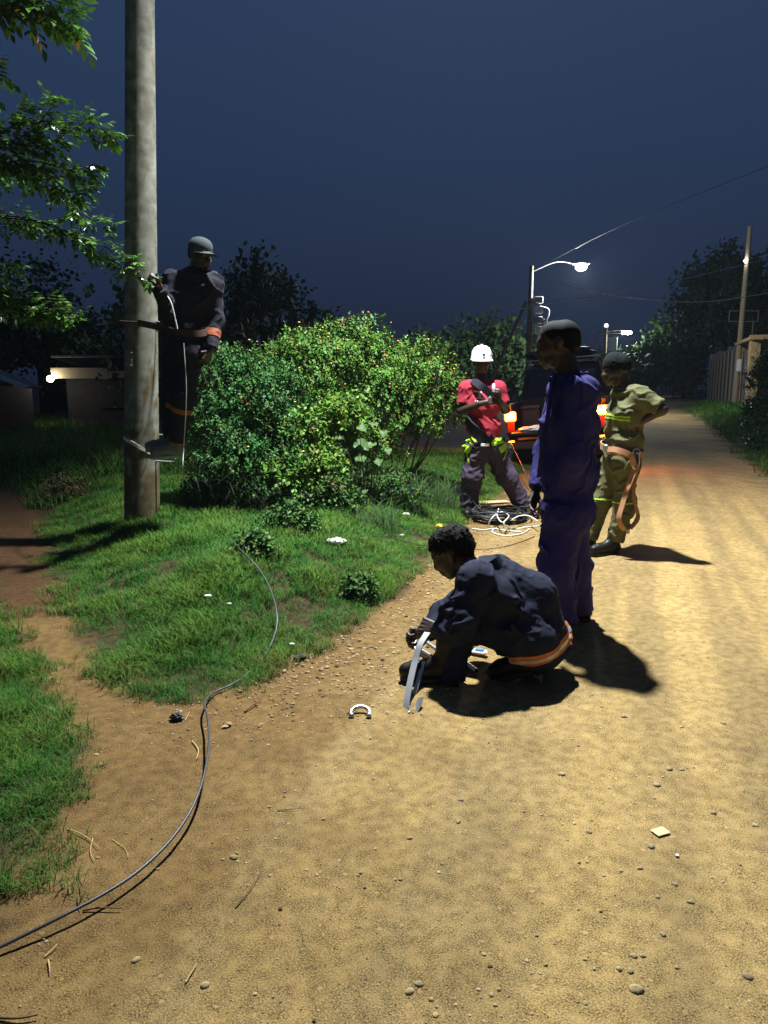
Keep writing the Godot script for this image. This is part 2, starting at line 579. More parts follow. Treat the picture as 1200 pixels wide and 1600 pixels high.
func tuft_mesh(blades: int, h: float, spread: float, width: float, seed_: int) -> ArrayMesh:
	var r := RandomNumberGenerator.new()
	r.seed = seed_
	var v := PackedVector3Array(); var idx := PackedInt32Array(); var nn := PackedVector3Array()
	for b in blades:
		var a := r.randf() * TAU
		var root := Vector3(r.randf_range(-1, 1), 0, r.randf_range(-1, 1)) * spread
		var out := Vector3(cos(a), 0, sin(a))
		var side := Vector3(-sin(a), 0, cos(a)) * width * r.randf_range(0.7, 1.2)
		var hh := h * r.randf_range(0.5, 1.15); var lean := r.randf_range(0.35, 1.3)
		var base := v.size()
		for k in 3:
			var t := k / 2.5
			var c := root + Vector3.UP * hh * t * (1.0 - 0.25 * lean * t) + out * hh * lean * t * t
			var n := (Vector3.UP * lean + -out * 0.3 + Vector3.UP * 0.4).normalized()
			v.append(c - side * (1.0 - t * 0.6)); v.append(c + side * (1.0 - t * 0.6)); nn.append(n); nn.append(n)
		v.append(root + Vector3.UP * hh * (1.0 - 0.3 * lean) + out * hh * lean * 1.1); nn.append(out)
		for k in 2:
			var q := base + k * 2
			idx.append_array([q, q + 2, q + 1, q + 1, q + 2, q + 3])
		idx.append_array([base + 4, base + 6, base + 5])
	return arrays(v, idx)

func leafy(key: String, rough := 0.5, back := 0.35, spec := 0.25) -> StandardMaterial3D:
	var m := mat(key, Color(1, 1, 1), rough, 0.0, spec)
	m.vertex_color_use_as_albedo = true
	m.backlight_enabled = true
	m.backlight = Color(back, back, back)
	return m

func green(r: RandomNumberGenerator, base: Color, vary := 0.35, dry := 0.05) -> Color:
	var k := 1.0 + r.randf_range(-vary, vary)
	var c := Color(base.r * k * r.randf_range(0.75, 1.35), base.g * k, base.b * k * r.randf_range(0.8, 1.2))
	if r.randf() < dry: c = Color(0.16, 0.12, 0.045) * r.randf_range(0.7, 1.2)
	c.a = 1.0
	return c

func make_grass() -> void:
	leafy("grass_blade", 0.6, 0.5, 0.12)
	var jobs := [
		["verge_grass", "short green grass covering the raised verge by the concrete pole", -3.6, 3.2, 3.2, 13.0, 33000, 0],
		["lawn_grass", "short green grass on the patch left of the footpath", -3.0, -0.75, 1.9, 5.4, 9000, 1],
		["bank_grass", "green grass along the right side of the road", 5.5, 24.0, 9.0, 48.0, 15000, 2],
		["yard_grass", "dim grass in the dark yard behind the concrete pole", -14.0, -2.2, 8.5, 28.0, 9000, 0]]
	for j in jobs:
		var r := RandomNumberGenerator.new()
		r.seed = hash(j[0])
		var tall := 0.075
		var grown: int = j[7]
		var scale := 1.0
		if j[0] == "bank_grass": scale = 3.0
		if j[0] == "yard_grass": scale = 2.6
		var sets := [[], [], []]; var cols := [PackedColorArray(), PackedColorArray(), PackedColorArray()]
		var made := 0; var tries := 0
		while made < j[6] and tries < j[6] * 5:
			tries += 1
			var x: float = r.randf_range(j[2], j[3]); var d: float = lerpf(j[4], j[5], pow(r.randf(), 1.5))
			if j[0] == "verge_grass" and x > 0.6 + (d - 6.4) * 0.36: continue
			var z := zones(x, d)
			var e: float = z[grown]
			if e < -0.10: continue
			if e < 0.12 and r.randf() > smoothstep(-0.10, 0.16, e + r.randf_range(-0.05, 0.05)): continue
			if j[0] == "yard_grass" and d < 9.5 and x > -3.6: continue
			var patch := blotch.get_noise_2d(x * 1.3 + 50.0, d * 1.3)
			if patch < -0.32 and r.randf() < 0.55: continue
			var k := r.randi() % 3
			var s := r.randf_range(0.65, 1.15) * (0.75 + 0.6 * smoothstep(0.0, 1.4, e) + patch * 0.5) * scale
			sets[k].append(Transform3D(Basis(Vector3.UP, r.randf() * TAU).scaled(Vector3(s, s * r.randf_range(0.8, 1.25), s)), Vector3(x, height_of(x, d, z) - 0.008, -d)))
			var c := Color(0.052, 0.165, 0.03).lerp(Color(0.088, 0.18, 0.03), clampf(0.5 + patch * 1.5, 0, 1))
			cols[k].append(green(r, c, 0.3, 0.05 + 0.2 * smoothstep(0.25, -0.05, e)))
			made += 1
		var root := thing(j[0], j[1], "grass")
		root.set_meta("kind", "stuff")
		for k in 3:
			many(root, "tuft", tuft_mesh(13, tall, 0.045, 0.0022, k + 60), M.grass_blade, sets[k], cols[k])
	# loose clods and pebbles of the road
	var peb := mat("pebble", Color(1, 1, 1), 0.9)
	peb.vertex_color_use_as_albedo = true
	var r := RandomNumberGenerator.new()
	r.seed = 5
	var root := thing("gravel", "loose clods and small pebbles scattered over the dirt", "gravel")
	root.set_meta("kind", "stuff")
	for k in 3:
		var xf := []; var cs := PackedColorArray()
		for i in 17000:
			var d := 1.3 + 9.0 * pow(r.randf(), 1.7)
			var x := r.randf_range(-2.6, 4.2) * clampf(d / 5.0, 0.42, 1.0) + 0.15
			var z := zones(x, d)
			if maxf(z.x, z.y) > 0.02: continue
			var s := across_road(x, d)
			var rough := smoothstep(1.1, -0.1, absf(s - 0.1)) * smoothstep(2.5, 3.6, d)
			var clump := blotch.get_noise_2d(x * 2.0, d * 2.0)
			if r.randf() > 0.07 + 1.3 * rough + clump * 0.45: continue
			var size := 0.0016 + 0.0012 * rough + 0.0058 * pow(r.randf(), 5.0) + rough * 0.0085 * pow(r.randf(), 2.2)
			xf.append(Transform3D(Basis(Vector3(r.randf(), r.randf(), r.randf()).normalized(), r.randf() * TAU).scaled(Vector3(size, size * r.randf_range(0.4, 0.8), size * r.randf_range(0.7, 1.2))), Vector3(x, height_of(x, d, z) + size * 0.08, -d)))
			var c := Color(0.40, 0.30, 0.15).lerp(Color(0.26, 0.165, 0.07), clampf(0.8 - s, 0, 1)) * r.randf_range(0.75, 1.2)
			if r.randf() < 0.12 + 0.2 * rough: c = Color(0.10, 0.065, 0.03) * r.randf_range(0.5, 1.4)
			elif r.randf() < 0.06: c = Color(0.36, 0.31, 0.2)
			c.a = 1.0
			cs.append(c)
		many(root, "pebble", stone_mesh(90 + k), peb, xf, cs)
	var spots := [[993, 1546, .030], [990, 1494, .018], [1004, 1494, .015], [968, 1515, .016], [985, 1518, .018], [1055, 1382, .017], [1028, 1402, .014], [1000, 1357, .017], [970, 1361, .014], [1018, 1323, .024], [1168, 1527, .024], [640, 1550, .022], [655, 1538, .02], [365, 1340, .024], [213, 1500, .02], [320, 1540, .022], [1026, 1227, .026], [1045, 1202, .028], [1065, 1203, .02], [975, 1120, .03], [1130, 1130, .02], [1065, 1136, .018], [920, 1300, .018], [878, 1210, .024], [716, 1284, .02], [720, 1250, .022], [640, 1310, .018], [1035, 1460, .017], [1080, 1410, .018], [1115, 1270, .024], [1180, 1290, .02], [150, 1180, .018], [505, 1280, .014], [690, 1350, .014]]
	for q in spots:
		var p := seen(q[0], q[1])
		var o := single("stone", "small pale stone half sunk in the tan dirt road", "stone", stone_mesh(200 + int(q[0])), M.get("stone_%d" % (int(q[0]) % 3), mat("stone_%d" % (int(q[0]) % 3), lin(0.33, 0.255, 0.13) * r.randf_range(0.9, 1.08), 0.9)), p + Vector3.UP * q[2] * 0.03, "loose stones on the road")
		o.basis = Basis(Vector3.UP, r.randf() * TAU) * Basis.from_scale(Vector3(q[2], q[2] * 0.5, q[2] * 0.8) * 0.58)

func stone_mesh(seed_: int) -> ArrayMesh:
	var n := FastNoiseLite.new()
	n.seed = seed_
	n.frequency = 0.9
	var s := SphereMesh.new()
	s.radial_segments = 8; s.rings = 4
	s.radius = 1.0; s.height = 2.0
	var a := s.get_mesh_arrays()
	var v: PackedVector3Array = a[Mesh.ARRAY_VERTEX]
	for i in v.size():
		v[i] *= 1.0 + 0.5 * n.get_noise_3dv(v[i])
	return arrays(v, a[Mesh.ARRAY_INDEX])

# ---------------------------------------------------------------- poles and lamps
func bulb_light(parent: Node3D, where: Vector3, color: Color, energy: float, size: float) -> void:
	var l := OmniLight3D.new()
	l.name = "lamp_light"
	l.position = where
	l.light_color = color
	l.light_energy = energy
	l.light_size = size
	l.omni_range = 120.0
	l.omni_attenuation = 2.0
	l.shadow_enabled = true
	parent.add_child(l, true)

func glow(key: String, color: Color, energy: float) -> StandardMaterial3D:
	var m := mat(key, Color(0.9, 0.9, 0.9), 0.4)
	m.emission_enabled = true
	m.emission = color
	m.emission_energy_multiplier = energy
	return m

func stained(m: ArrayMesh) -> ArrayMesh:   # soil splashed up the foot of the pole, in ragged patches
	var a := m.surface_get_arrays(0)
	var v: PackedVector3Array = a[Mesh.ARRAY_VERTEX]
	var c := PackedColorArray()
	for p in v:
		var n := blotch.get_noise_3d(p.x * 9.0, p.y * 2.2, p.z * 9.0) + 0.5 * blotch.get_noise_3d(p.x * 30.0, p.y * 9.0, p.z * 30.0)
		c.append(Color(1, 1, 1).lerp(Color(0.62, 0.46, 0.24), 1.0 if n > (p.y - 0.75) * 0.9 else (0.35 if n > 0.18 else 0.0)))
	a[Mesh.ARRAY_COLOR] = c
	var o := ArrayMesh.new()
	o.add_surface_from_arrays(Mesh.PRIMITIVE_TRIANGLES, a)
	return o

func make_concrete_pole() -> void:
	var base := seen(222, 816)
	var eye := at(218.5, 0, -base.z)
	var ax := (eye - base).normalized()
	var root := thing("concrete_pole", "thick round grey concrete pole standing in the grass with a white strap near its foot", "pole", base)
	var bs := facing(ax, Vector3.BACK)
	var span := eye.distance_to(base)
	var rad := func(h: float) -> float: return lerpf(0.152, 0.113, h / span)
	var prof := []
	for k in 201:
		var h := -0.35 + k * 0.05
		prof.append(Vector2(rad.call(h), h))
	prof.append(Vector2(0.0, 9.65))
	part(root, "shaft", stained(lathe(prof, 40)), M.concrete, Vector3.ZERO, bs)
	var h_at := func(v: float) -> float: return (at(220, v, -base.z) - base).length()
	# white strap, tilted round the shaft
	var ring := []
	var hs: float = h_at.call(697)
	for k in 25:
		var a := TAU * k / 24.0
		var r: float = rad.call(hs) + 0.006
		ring.append(Vector3(cos(a) * r, hs - cos(a) * 0.078 + sin(a) * 0.03 - 0.01, sin(a) * r))
	part(root, "strap", ribbon(ring, [Vector3.UP], 0.028, 0.005), M.white_tape, Vector3.ZERO, bs)
	# steel bands with buckles
	for v in [504.0, 566.0]:
		var hb: float = h_at.call(v)
		var pts := []
		for k in 25:
			var a := TAU * k / 24.0
			var r: float = rad.call(hb) + 0.003
			pts.append(Vector3(cos(a) * r, hb, sin(a) * r))
		if v < 520:
			var b := part(root, "steel_band", ribbon(pts, [Vector3.UP], 0.019, 0.003), M.dull_steel, Vector3.ZERO, bs)
			part(b, "buckle", block(Vector3(0.02, 0.035, 0.04), 0.003), M.dull_steel, Vector3(rad.call(hb) + 0.012, hb, 0.0))
	# cast mark: a raised tablet under a bar
	var hm: float = h_at.call(562)
	var rr: float = rad.call(hm)
	var mark := part(root, "cast_mark", block(Vector3(0.085, 0.012, 0.016), 0.003), M.concrete, Vector3(0.055, hm - 0.055, rr - 0.014), bs * Basis(Vector3.UP, 0.36))
	for q in [[-0.028, 0.028, 0.012, 0.045], [0.0, 0.05, 0.06, 0.01], [0.028, 0.03, 0.012, 0.05], [0.0, 0.026, 0.014, 0.03], [0.012, 0.075, 0.03, 0.03], [0.0, 0.105, 0.075, 0.01]]:
		part(mark, "raised_bar", block(Vector3(q[2], q[3], 0.014), 0.003), M.concrete, Vector3(q[0], q[1], 0.0))
	# climbing steps under the lineman's feet
	for q in [[0.62, 0.25], [0.88, -0.35]]:
		var h: float = h_at.call(718.0) - (0.0 if q[0] < 0.7 else -0.22)
		part(root, "step_bolt", tube([Vector3(0.10, h, q[1] * 0.2), Vector3(0.30, h, q[1] * 0.2), Vector3(0.31, h + 0.03, q[1] * 0.2)], 0.009, -1, 8), M.dull_steel, Vector3.ZERO, bs)
	# the street lamp on its arm
	var head := thing("street_lamp", "street lamp on a long steel arm high on the concrete pole", "lamp", base + ax * 6.55)
	var to := LAMP - head.position
	part(head, "arm", tube([Vector3(0.1, 0.0, 0), Vector3(to.x * 0.35, to.y + 0.02, to.z * 0.35), Vector3(to.x * 0.7, to.y + 0.16, to.z * 0.7), to + Vector3(-0.2, 0.15, 0.0)], 0.03, -1, 10), M.dull_steel)
	part(head, "housing", block(Vector3(0.62, 0.09, 0.26), 0.03), M.dull_steel, to + Vector3(0, 0.14, 0))
	part(head, "lens", block(Vector3(0.44, 0.02, 0.18), 0.006), glow("lamp_glow", Color(0.95, 0.98, 1.0), 8.0), to + Vector3(0, 0.086, 0))
	var l := SpotLight3D.new()
	l.name = "lamp_light"
	l.position = to + Vector3(0, 0.03, 0)
	l.basis = Basis.looking_at(Vector3(0.40, -1.0, 0.3), Vector3.FORWARD)
	l.light_color = Color(0.97, 0.99, 1.0)
	l.light_energy = 190.0
	l.light_size = 0.14
	l.spot_range = 120.0
	l.spot_attenuation = 2.0
	l.spot_angle = 76.0
	l.spot_angle_attenuation = 0.9
	l.shadow_enabled = true
	head.add_child(l, true)

# ---------------------------------------------------------------- shrubs
func spread_leaves(r: RandomNumberGenerator, clumps: Array, twigs: int, per: int, size: float, base: Color, origin: Vector3, flowers := 0.0, low := -0.35, inner := 0.5) -> Dictionary:
	var xf := []; var cols := PackedColorArray(); var fl := []; var fc := PackedColorArray(); var total := 0.0
	for c in clumps: total += c[1] * c[1]
	for t in twigs:
		var pick := r.randf() * total
		var c: Array = clumps[0]
		for q in clumps:
			pick -= q[1] * q[1]
			if pick <= 0.0:
				c = q
				break
		var dir := Vector3(r.randfn(), r.randfn(), r.randfn()).normalized()
		if dir.y < low: dir.y = -dir.y
		var ctr: Vector3 = c[0]
		var bulge := 1.0 + 0.45 * bumpy.get_noise_3dv((ctr + dir * c[1]) * 2.6)
		var p: Vector3 = ctr + dir * c[1] * bulge * (inner + (1.0 - inner) * sqrt(r.randf()))
		var grow := (dir + Vector3(r.randfn(), r.randfn() + 0.5, r.randfn()) * 0.55).normalized()
		var k := green(r, base, 0.3, 0.02)
		for i in per:
			var f := float(i) / per
			var ang := i * 2.4 + r.randf()
			var side := grow.cross(Vector3(cos(ang), 0.3, sin(ang))).normalized()
			var d := (side + grow * (0.2 + 0.7 * f) + Vector3(0, 0.15, 0)).normalized()
			var s := size * r.randf_range(0.6, 1.25) * (1.0 - 0.35 * f)
			var nrm := (grow + Vector3.UP * 0.6 + Vector3(r.randfn(), r.randfn(), r.randfn()) * 0.3)
			xf.append(Transform3D(facing(d, nrm) * Basis.from_scale(Vector3.ONE * s), p + grow * (f - 0.4) * size * 3.0 - origin))
			var v := r.randf_range(0.8, 1.2)
			cols.append(Color(k.r * v, k.g * v, k.b * v))
		if flowers > 0.0 and dir.y > -0.1 and r.randf() < flowers:
			fl.append(Transform3D(Basis(Vector3.UP, r.randf() * TAU) * Basis.from_scale(Vector3(1, 0.6, 1) * r.randf_range(0.007, 0.014)), p + grow * size * 2.2 - origin))
			fc.append([Color(0.75, 0.30, 0.04), Color(0.72, 0.24, 0.08), Color(0.72, 0.45, 0.06), Color(0.70, 0.36, 0.10)][r.randi() % 4])
	return {"xf": xf, "cols": cols, "fl": fl, "fc": fc}

func shrub(called: String, label: String, clumps: Array, twigs: int, per: int, size: float, base: Color, width := 0.3, flowers := 0.0, group := "", rough := 0.4, category := "shrub", low := -0.35) -> Node3D:
	var r := RandomNumberGenerator.new()
	r.seed = hash(label)
	var foot := Vector3.ZERO
	for c in clumps: foot += c[0] / clumps.size()
	foot = on(foot.x, -foot.z)
	var root := thing(called, label, category, foot, group)
	var got := spread_leaves(r, clumps, twigs, per, size, base, foot, flowers, low)
	if not M.has("leaf_%s" % rough): leafy("leaf_%s" % rough, rough, 0.4, 0.22)
	many(root, "foliage", leaf_mesh(width), M["leaf_%s" % rough], got.xf, got.cols)
	if got.fl:
		var fm := mat("petal_" + called, Color(1, 1, 1), 0.6)
		fm.vertex_color_use_as_albedo = true
		many(root, "flowers", stone_mesh(4), fm, got.fl, got.fc)
	for c in clumps:
		for k in 2:
			var end: Vector3 = c[0] - foot + Vector3(r.randfn(), r.randf() * 1.2, r.randfn()) * c[1] * 0.45
			var start := Vector3(end.x * 0.4 + r.randfn() * 0.06, -0.05, end.z * 0.4 + r.randfn() * 0.06)
			part(root, "stem", tube([start, start.lerp(end, 0.5) + Vector3(r.randfn(), 0.3, r.randfn()) * 0.08, end], 0.012, 0.004, 5, 0.12), M.bark)
	return root

func c_(u: float, v: float, d: float, r: float) -> Array:
	return [at(u, v, d), r]

func make_shrubs() -> void:
	shrub("flowering_bush", "big rounded lantana bush dotted with small orange flowers behind the verge", [c_(560, 594, 8.7, 0.66), c_(635, 606, 8.8, 0.56), c_(490, 602, 8.4, 0.60), c_(600, 640, 8.3, 0.52), c_(683, 628, 8.9, 0.42), c_(520, 665, 8.1, 0.5), c_(440, 600, 8.4, 0.46), c_(706, 650, 9.1, 0.34), c_(650, 668, 8.6, 0.36), c_(580, 705, 8.0, 0.36)], 6400, 8, 0.048, Color(0.075, 0.165, 0.028), 0.32, 0.085)
	shrub("leafy_shrub", "dark glossy small-leaved shrub right beside the man at the concrete pole", [c_(352, 590, 7.3, 0.34), c_(392, 640, 7.3, 0.40), c_(345, 670, 7.1, 0.36), c_(425, 690, 7.3, 0.40), c_(372, 720, 6.9, 0.30), c_(430, 620, 7.6, 0.36), c_(340, 735, 6.9, 0.26), c_(455, 735, 7.1, 0.32)], 3400, 8, 0.043, Color(0.045, 0.125, 0.032), 0.3, 0.006)
	shrub("creeper", "pale green tangled creeper in the middle of the hedge below the flowering bush", [c_(470, 690, 7.3, 0.30), c_(500, 740, 7.1, 0.28), c_(540, 660, 7.5, 0.26), c_(450, 760, 6.9, 0.26)], 900, 7, 0.055, Color(0.10, 0.20, 0.03), 0.36, 0.01)
	var weeds := [[325, 795, 6.5, 0.2, "leafy weed clump at the left foot of the hedge by the hanging line"], [370, 790, 6.6, 0.2, "dense weed clump under the dark shrub"], [520, 800, 6.8, 0.2, "round weed clump under the broad-leaved plant"], [455, 830, 6.2, 0.15, "low weed clump just behind the white paper, left"], [625, 790, 7.2, 0.2, "weed clump below the right part of the flowering bush"], [560, 775, 7.2, 0.22, "tall leafy weed between creeper and flowering bush"], [418, 800, 6.3, 0.24, "leafy weed clump at the front foot of the hedge"], [480, 800, 6.5, 0.18, "low bright weed clump with pale tips in front of the creeper"], [560, 935, 5.3, 0.085, "dark low weed clump in the grass near the road edge"], [600, 790, 7.0, 0.17, "thin leafy weed below the broad-leaved plant"], [395, 870, 5.8, 0.10, "tiny weed clump in the grass below the hedge"]]
	for w in weeds:
		var g := seen(w[0], w[1])
		shrub("weed", w[4], [[g + Vector3(0, w[3] * 0.7, 0), w[3]], [g + Vector3(w[3] * 0.9, w[3] * 0.4, 0.05), w[3] * 0.7], [g + Vector3(-w[3] * 0.8, w[3] * 0.45, 0), w[3] * 0.75]], int(1300 * w[3]), 7, 0.042, Color(0.055, 0.125, 0.03), 0.34, 0.0, "weeds in the verge grass", 0.45, "weed", -0.1)
	# a plant with large heart-shaped leaves, each leaf a part of it
	var r := RandomNumberGenerator.new()
	r.seed = 77
	var foot := on(at(575, 740, 7.3).x, 7.3)
	var root := thing("broad_leaved_plant", "plant with big pale heart-shaped leaves at the front of the hedge", "plant", foot)
	var broad := heart_leaf()
	for q in [[556, 690, .15], [565, 712, .13], [540, 700, .11], [585, 690, .12], [575, 735, .12], [550, 738, .10], [600, 672, .09], [530, 725, .09], [560, 665, .10], [590, 715, .11], [545, 760, .10], [572, 765, .09], [520, 750, .08], [606, 700, .08], [585, 660, .09], [535, 680, .09]]:
		var p := at(q[0], q[1], 7.25 + r.randf_range(-0.12, 0.12)) - foot
		var lm: StandardMaterial3D = M.get("broad_leaf") if M.has("broad_leaf") else null
		if lm == null:
			lm = mat("broad_leaf", lin(0.065, 0.125, 0.035), 0.55, 0.0, 0.3)
			lm.backlight_enabled = true
			lm.backlight = Color(0.3, 0.3, 0.3)
		part(root, "leaf", broad, lm, p, facing(Vector3(r.randfn() * 0.6, -0.45, 0.5 + r.randf() * 0.3), Vector3(r.randfn() * 0.25, 0.8, 0.7)) * Basis.from_scale(Vector3.ONE * q[2]))
		part(root, "stalk", tube([Vector3(p.x * 0.3, -0.03, p.z * 0.3), Vector3(p.x * 0.7, p.y * 0.7, p.z * 0.8), p], 0.005, 0.003, 5, 0.15), M.bark)
	# tall grass clumps growing through the hedge
	var clumps := [[340, 750, 6.9, 0.55, "tall wispy grass clump at the left end of the hedge"], [535, 690, 7.5, 0.6, "tall fine grass clump in the middle of the hedge"], [635, 760, 7.6, 0.5, "tall grass clump under the right part of the flowering bush"], [690, 740, 8.2, 0.5, "tall dry grass clump between the flowering bush and the man in red"], [590, 810, 6.7, 0.35, "knee-high grass clump in front of the hedge"], [395, 745, 6.8, 0.4, "arching grass clump before the dark shrub"]]
	for c in clumps:
		var p := at(c[0], c[1], c[2])
		p = on(p.x, c[2])
		var root2 := thing("grass_clump", c[4], "grass", p, "tall grass clumps in the hedge")
		var cm := M.get("clump_green") as StandardMaterial3D
		if cm == null:
			cm = mat("clump_green", lin(0.045, 0.105, 0.022), 0.6, 0.0, 0.15)
			cm.backlight_enabled = true
			cm.backlight = Color(0.3, 0.3, 0.3)
		part(root2, "blades", tuft_mesh(150, c[3], 0.16, 0.0035, int(c[0])), cm)
	# the dug-up heap beside the footpath
	var heap := seen(100, 785)
	shrub("brush_heap", "low heap of cut brush and dry weeds beside the footpath", [[heap + Vector3(-0.1, 0.08, 0), 0.17], [heap + Vector3(0.14, 0.07, 0), 0.15], [heap + Vector3(0.0, 0.12, -0.1), 0.15]], 260, 6, 0.06, Color(0.085, 0.085, 0.035), 0.2, 0.0, "", 0.45, "heap", -0.05)

# ---------------------------------------------------------------- the overhanging tree
func make_overhanging_tree() -> void:
	var foot := on(-5.4, 6.4)
	var root := thing("overhanging_tree", "leafy tree whose branches reach in at the left in front of the concrete pole", "tree", foot)
	part(root, "trunk", tube([Vector3(0, -0.2, 0), Vector3(0.1, 1.5, 0.1), Vector3(0.05, 3.2, 0.0), Vector3(0.3, 5.6, 0.1)], 0.2, 0.07, 10, 0.3), M.bark)
	var r := RandomNumberGenerator.new()
	r.seed = 19
	var xf := []; var cols := PackedColorArray()
	# each bough: where it leaves the trunk, then points as seen, depth, leaf length
	var boughs := [
		[5.2, 5.3, 0.085, [[-60, -10], [20, 5], [70, 22], [120, 40]], 4],
		[5.2, 5.3, 0.085, [[-60, 0], [10, -10], [60, -8], [95, 5]], 4],
		[3.4, 5.6, 0.060, [[-80, 250], [10, 225], [60, 195], [90, 150]], 7],
		[3.4, 5.6, 0.060, [[-80, 255], [30, 240], [95, 215], [135, 190], [175, 215]], 8],
		[3.4, 5.6, 0.060, [[-80, 260], [40, 250], [110, 265], [150, 255]], 7],
		[3.4, 5.5, 0.060, [[-80, 225], [0, 205], [45, 190], [30, 170]], 4],
		[3.3, 5.7, 0.060, [[-80, 265], [50, 262], [110, 300], [150, 290]], 7],
		[3.3, 5.9, 0.055, [[-80, 268], [60, 280], [120, 330], [175, 352]], 6],
		[3.0, 6.0, 0.050, [[-80, 330], [40, 340], [110, 365], [170, 405], [238, 440]], 9],
		[3.0, 6.0, 0.050, [[-80, 332], [50, 345], [130, 372], [190, 398], [215, 412]], 6],
		[2.7, 5.9, 0.050, [[-80, 345], [0, 350], [45, 352], [78, 372]], 3],
		[2.4, 5.6, 0.058, [[-80, 430], [0, 455], [50, 478], [115, 498]], 7],
		[2.4, 5.6, 0.058, [[-80, 435], [20, 470], [60, 485], [100, 478]], 5],
		[2.6, 5.6, 0.055, [[-60, 405], [-10, 408], [25, 412]], 2],
		[3.6, 5.3, 0.065, [[-60, 120], [-20, 118], [5, 112]], 2]]
	for b in boughs:
		var pts := [Vector3(0.05, b[0], 0)]
		for q in b[3]: pts.append(at(q[0], q[1], b[1]) - foot)
		part(root, "branch", tube(pts, 0.016, 0.003, 6, 0.12), M.bark)
		var line := curve_points(pts.slice(1), 0.02)
		for s in b[4] * 7:
			var f := lerpf(0.22, 1.0, (s + r.randf()) / (b[4] * 7.0))
			var i := mini(int(f * (line.size() - 1)), line.size() - 2)
			var t := (line[i + 1] - line[i]).normalized()
			var out := (t * 0.6 + t.cross(Vector3(r.randfn(), r.randfn(), r.randfn())).normalized() + Vector3.DOWN * 0.25).normalized()
			var len_: float = b[2] * r.randf_range(1.8, 3.2) * (1.1 - 0.4 * f)
			for k in 9:   # a pinnate leaf: pairs of leaflets along a rib
				var side := out.cross(Vector3.UP).normalized() * (1.0 if k % 2 else -1.0)
				if k == 8: side = out * 2.0
				var d := (side + out * 0.55 + Vector3.DOWN * 0.25).normalized()
				var p := line[i] + out * len_ * (0.2 + 0.8 * (k / 2) / 4.0)
				xf.append(Transform3D(facing(d, Vector3.UP + Vector3(r.randfn(), 0, r.randfn()) * 0.45) * Basis.from_scale(Vector3.ONE * b[2] * r.randf_range(0.7, 1.15)), p))
				cols.append(green(r, Color(0.085, 0.2, 0.03), 0.25, 0.0))
	var up := [[Vector3(0.2, 5.8, 0.2), 1.1], [Vector3(-0.7, 5.2, 0.5), 1.0], [Vector3(-0.5, 5.4, -0.8), 1.0]]
	var got := spread_leaves(r, up, 900, 8, 0.07, Color(0.085, 0.2, 0.03), Vector3.ZERO)
	leafy("tree_leaf", 0.27, 0.5, 0.6)
	many(root, "foliage", leaf_mesh(0.27), M.tree_leaf, xf, cols)
	many(root, "crown", leaf_mesh(0.27), M.tree_leaf, got.xf, got.cols)

# ---------------------------------------------------------------- far things
func far_tree(label: String, u: float, v: float, d: float, tall: float, wide: float, base: Color, group := "", n := 500, ground := -9.0) -> void:
	var p := at(u, v, d)
	p.y = height(p.x, d) if ground < -5.0 else ground
	var root := thing("tree", label, "tree", p, group)
	var r := RandomNumberGenerator.new()
	r.seed = hash(label)
	part(root, "trunk", tube([Vector3(0, -0.3, 0), Vector3(0.1, tall * 0.3, 0), Vector3(-0.1, tall * 0.6, 0.1), Vector3(0.0, tall * 0.85, 0)], 0.03 * tall, 0.01 * tall, 8, 0.6), M.bark)
	var clumps := []
	for k in 9:
		var a := r.randf() * TAU
		var c := Vector3(cos(a) * wide * 0.33 * r.randf_range(0.5, 1.3), tall * r.randf_range(0.35, 0.86), sin(a) * wide * 0.33 * r.randf_range(0.5, 1.3))
		clumps.append([c, wide * r.randf_range(0.16, 0.3)])
		part(root, "limb", tube([Vector3(0, tall * 0.3, 0), Vector3(c.x * 0.6, c.y * 0.75, c.z * 0.6), c], 0.012 * tall, 0.004 * tall, 5, 0.8), M.bark)
	var got := spread_leaves(r, clumps, n, 7, 0.0075 * d + 0.08, base, Vector3.ZERO, 0.0, -0.8, 0.3)
	if not M.has("far_leaf"): leafy("far_leaf", 0.6, 0.3)
	many(root, "crown", leaf_mesh(0.36), M.far_leaf, got.xf, got.cols)

func wire(label: String, pts: Array, radius: float, m: Material) -> void:
	var o: Vector3 = pts[0]
	var q := []
	for p in pts: q.append(p - o)
	single("overhead_wire", label, "wire", tube(q, radius, -1, 5, 0.8), m, o, "overhead wires")

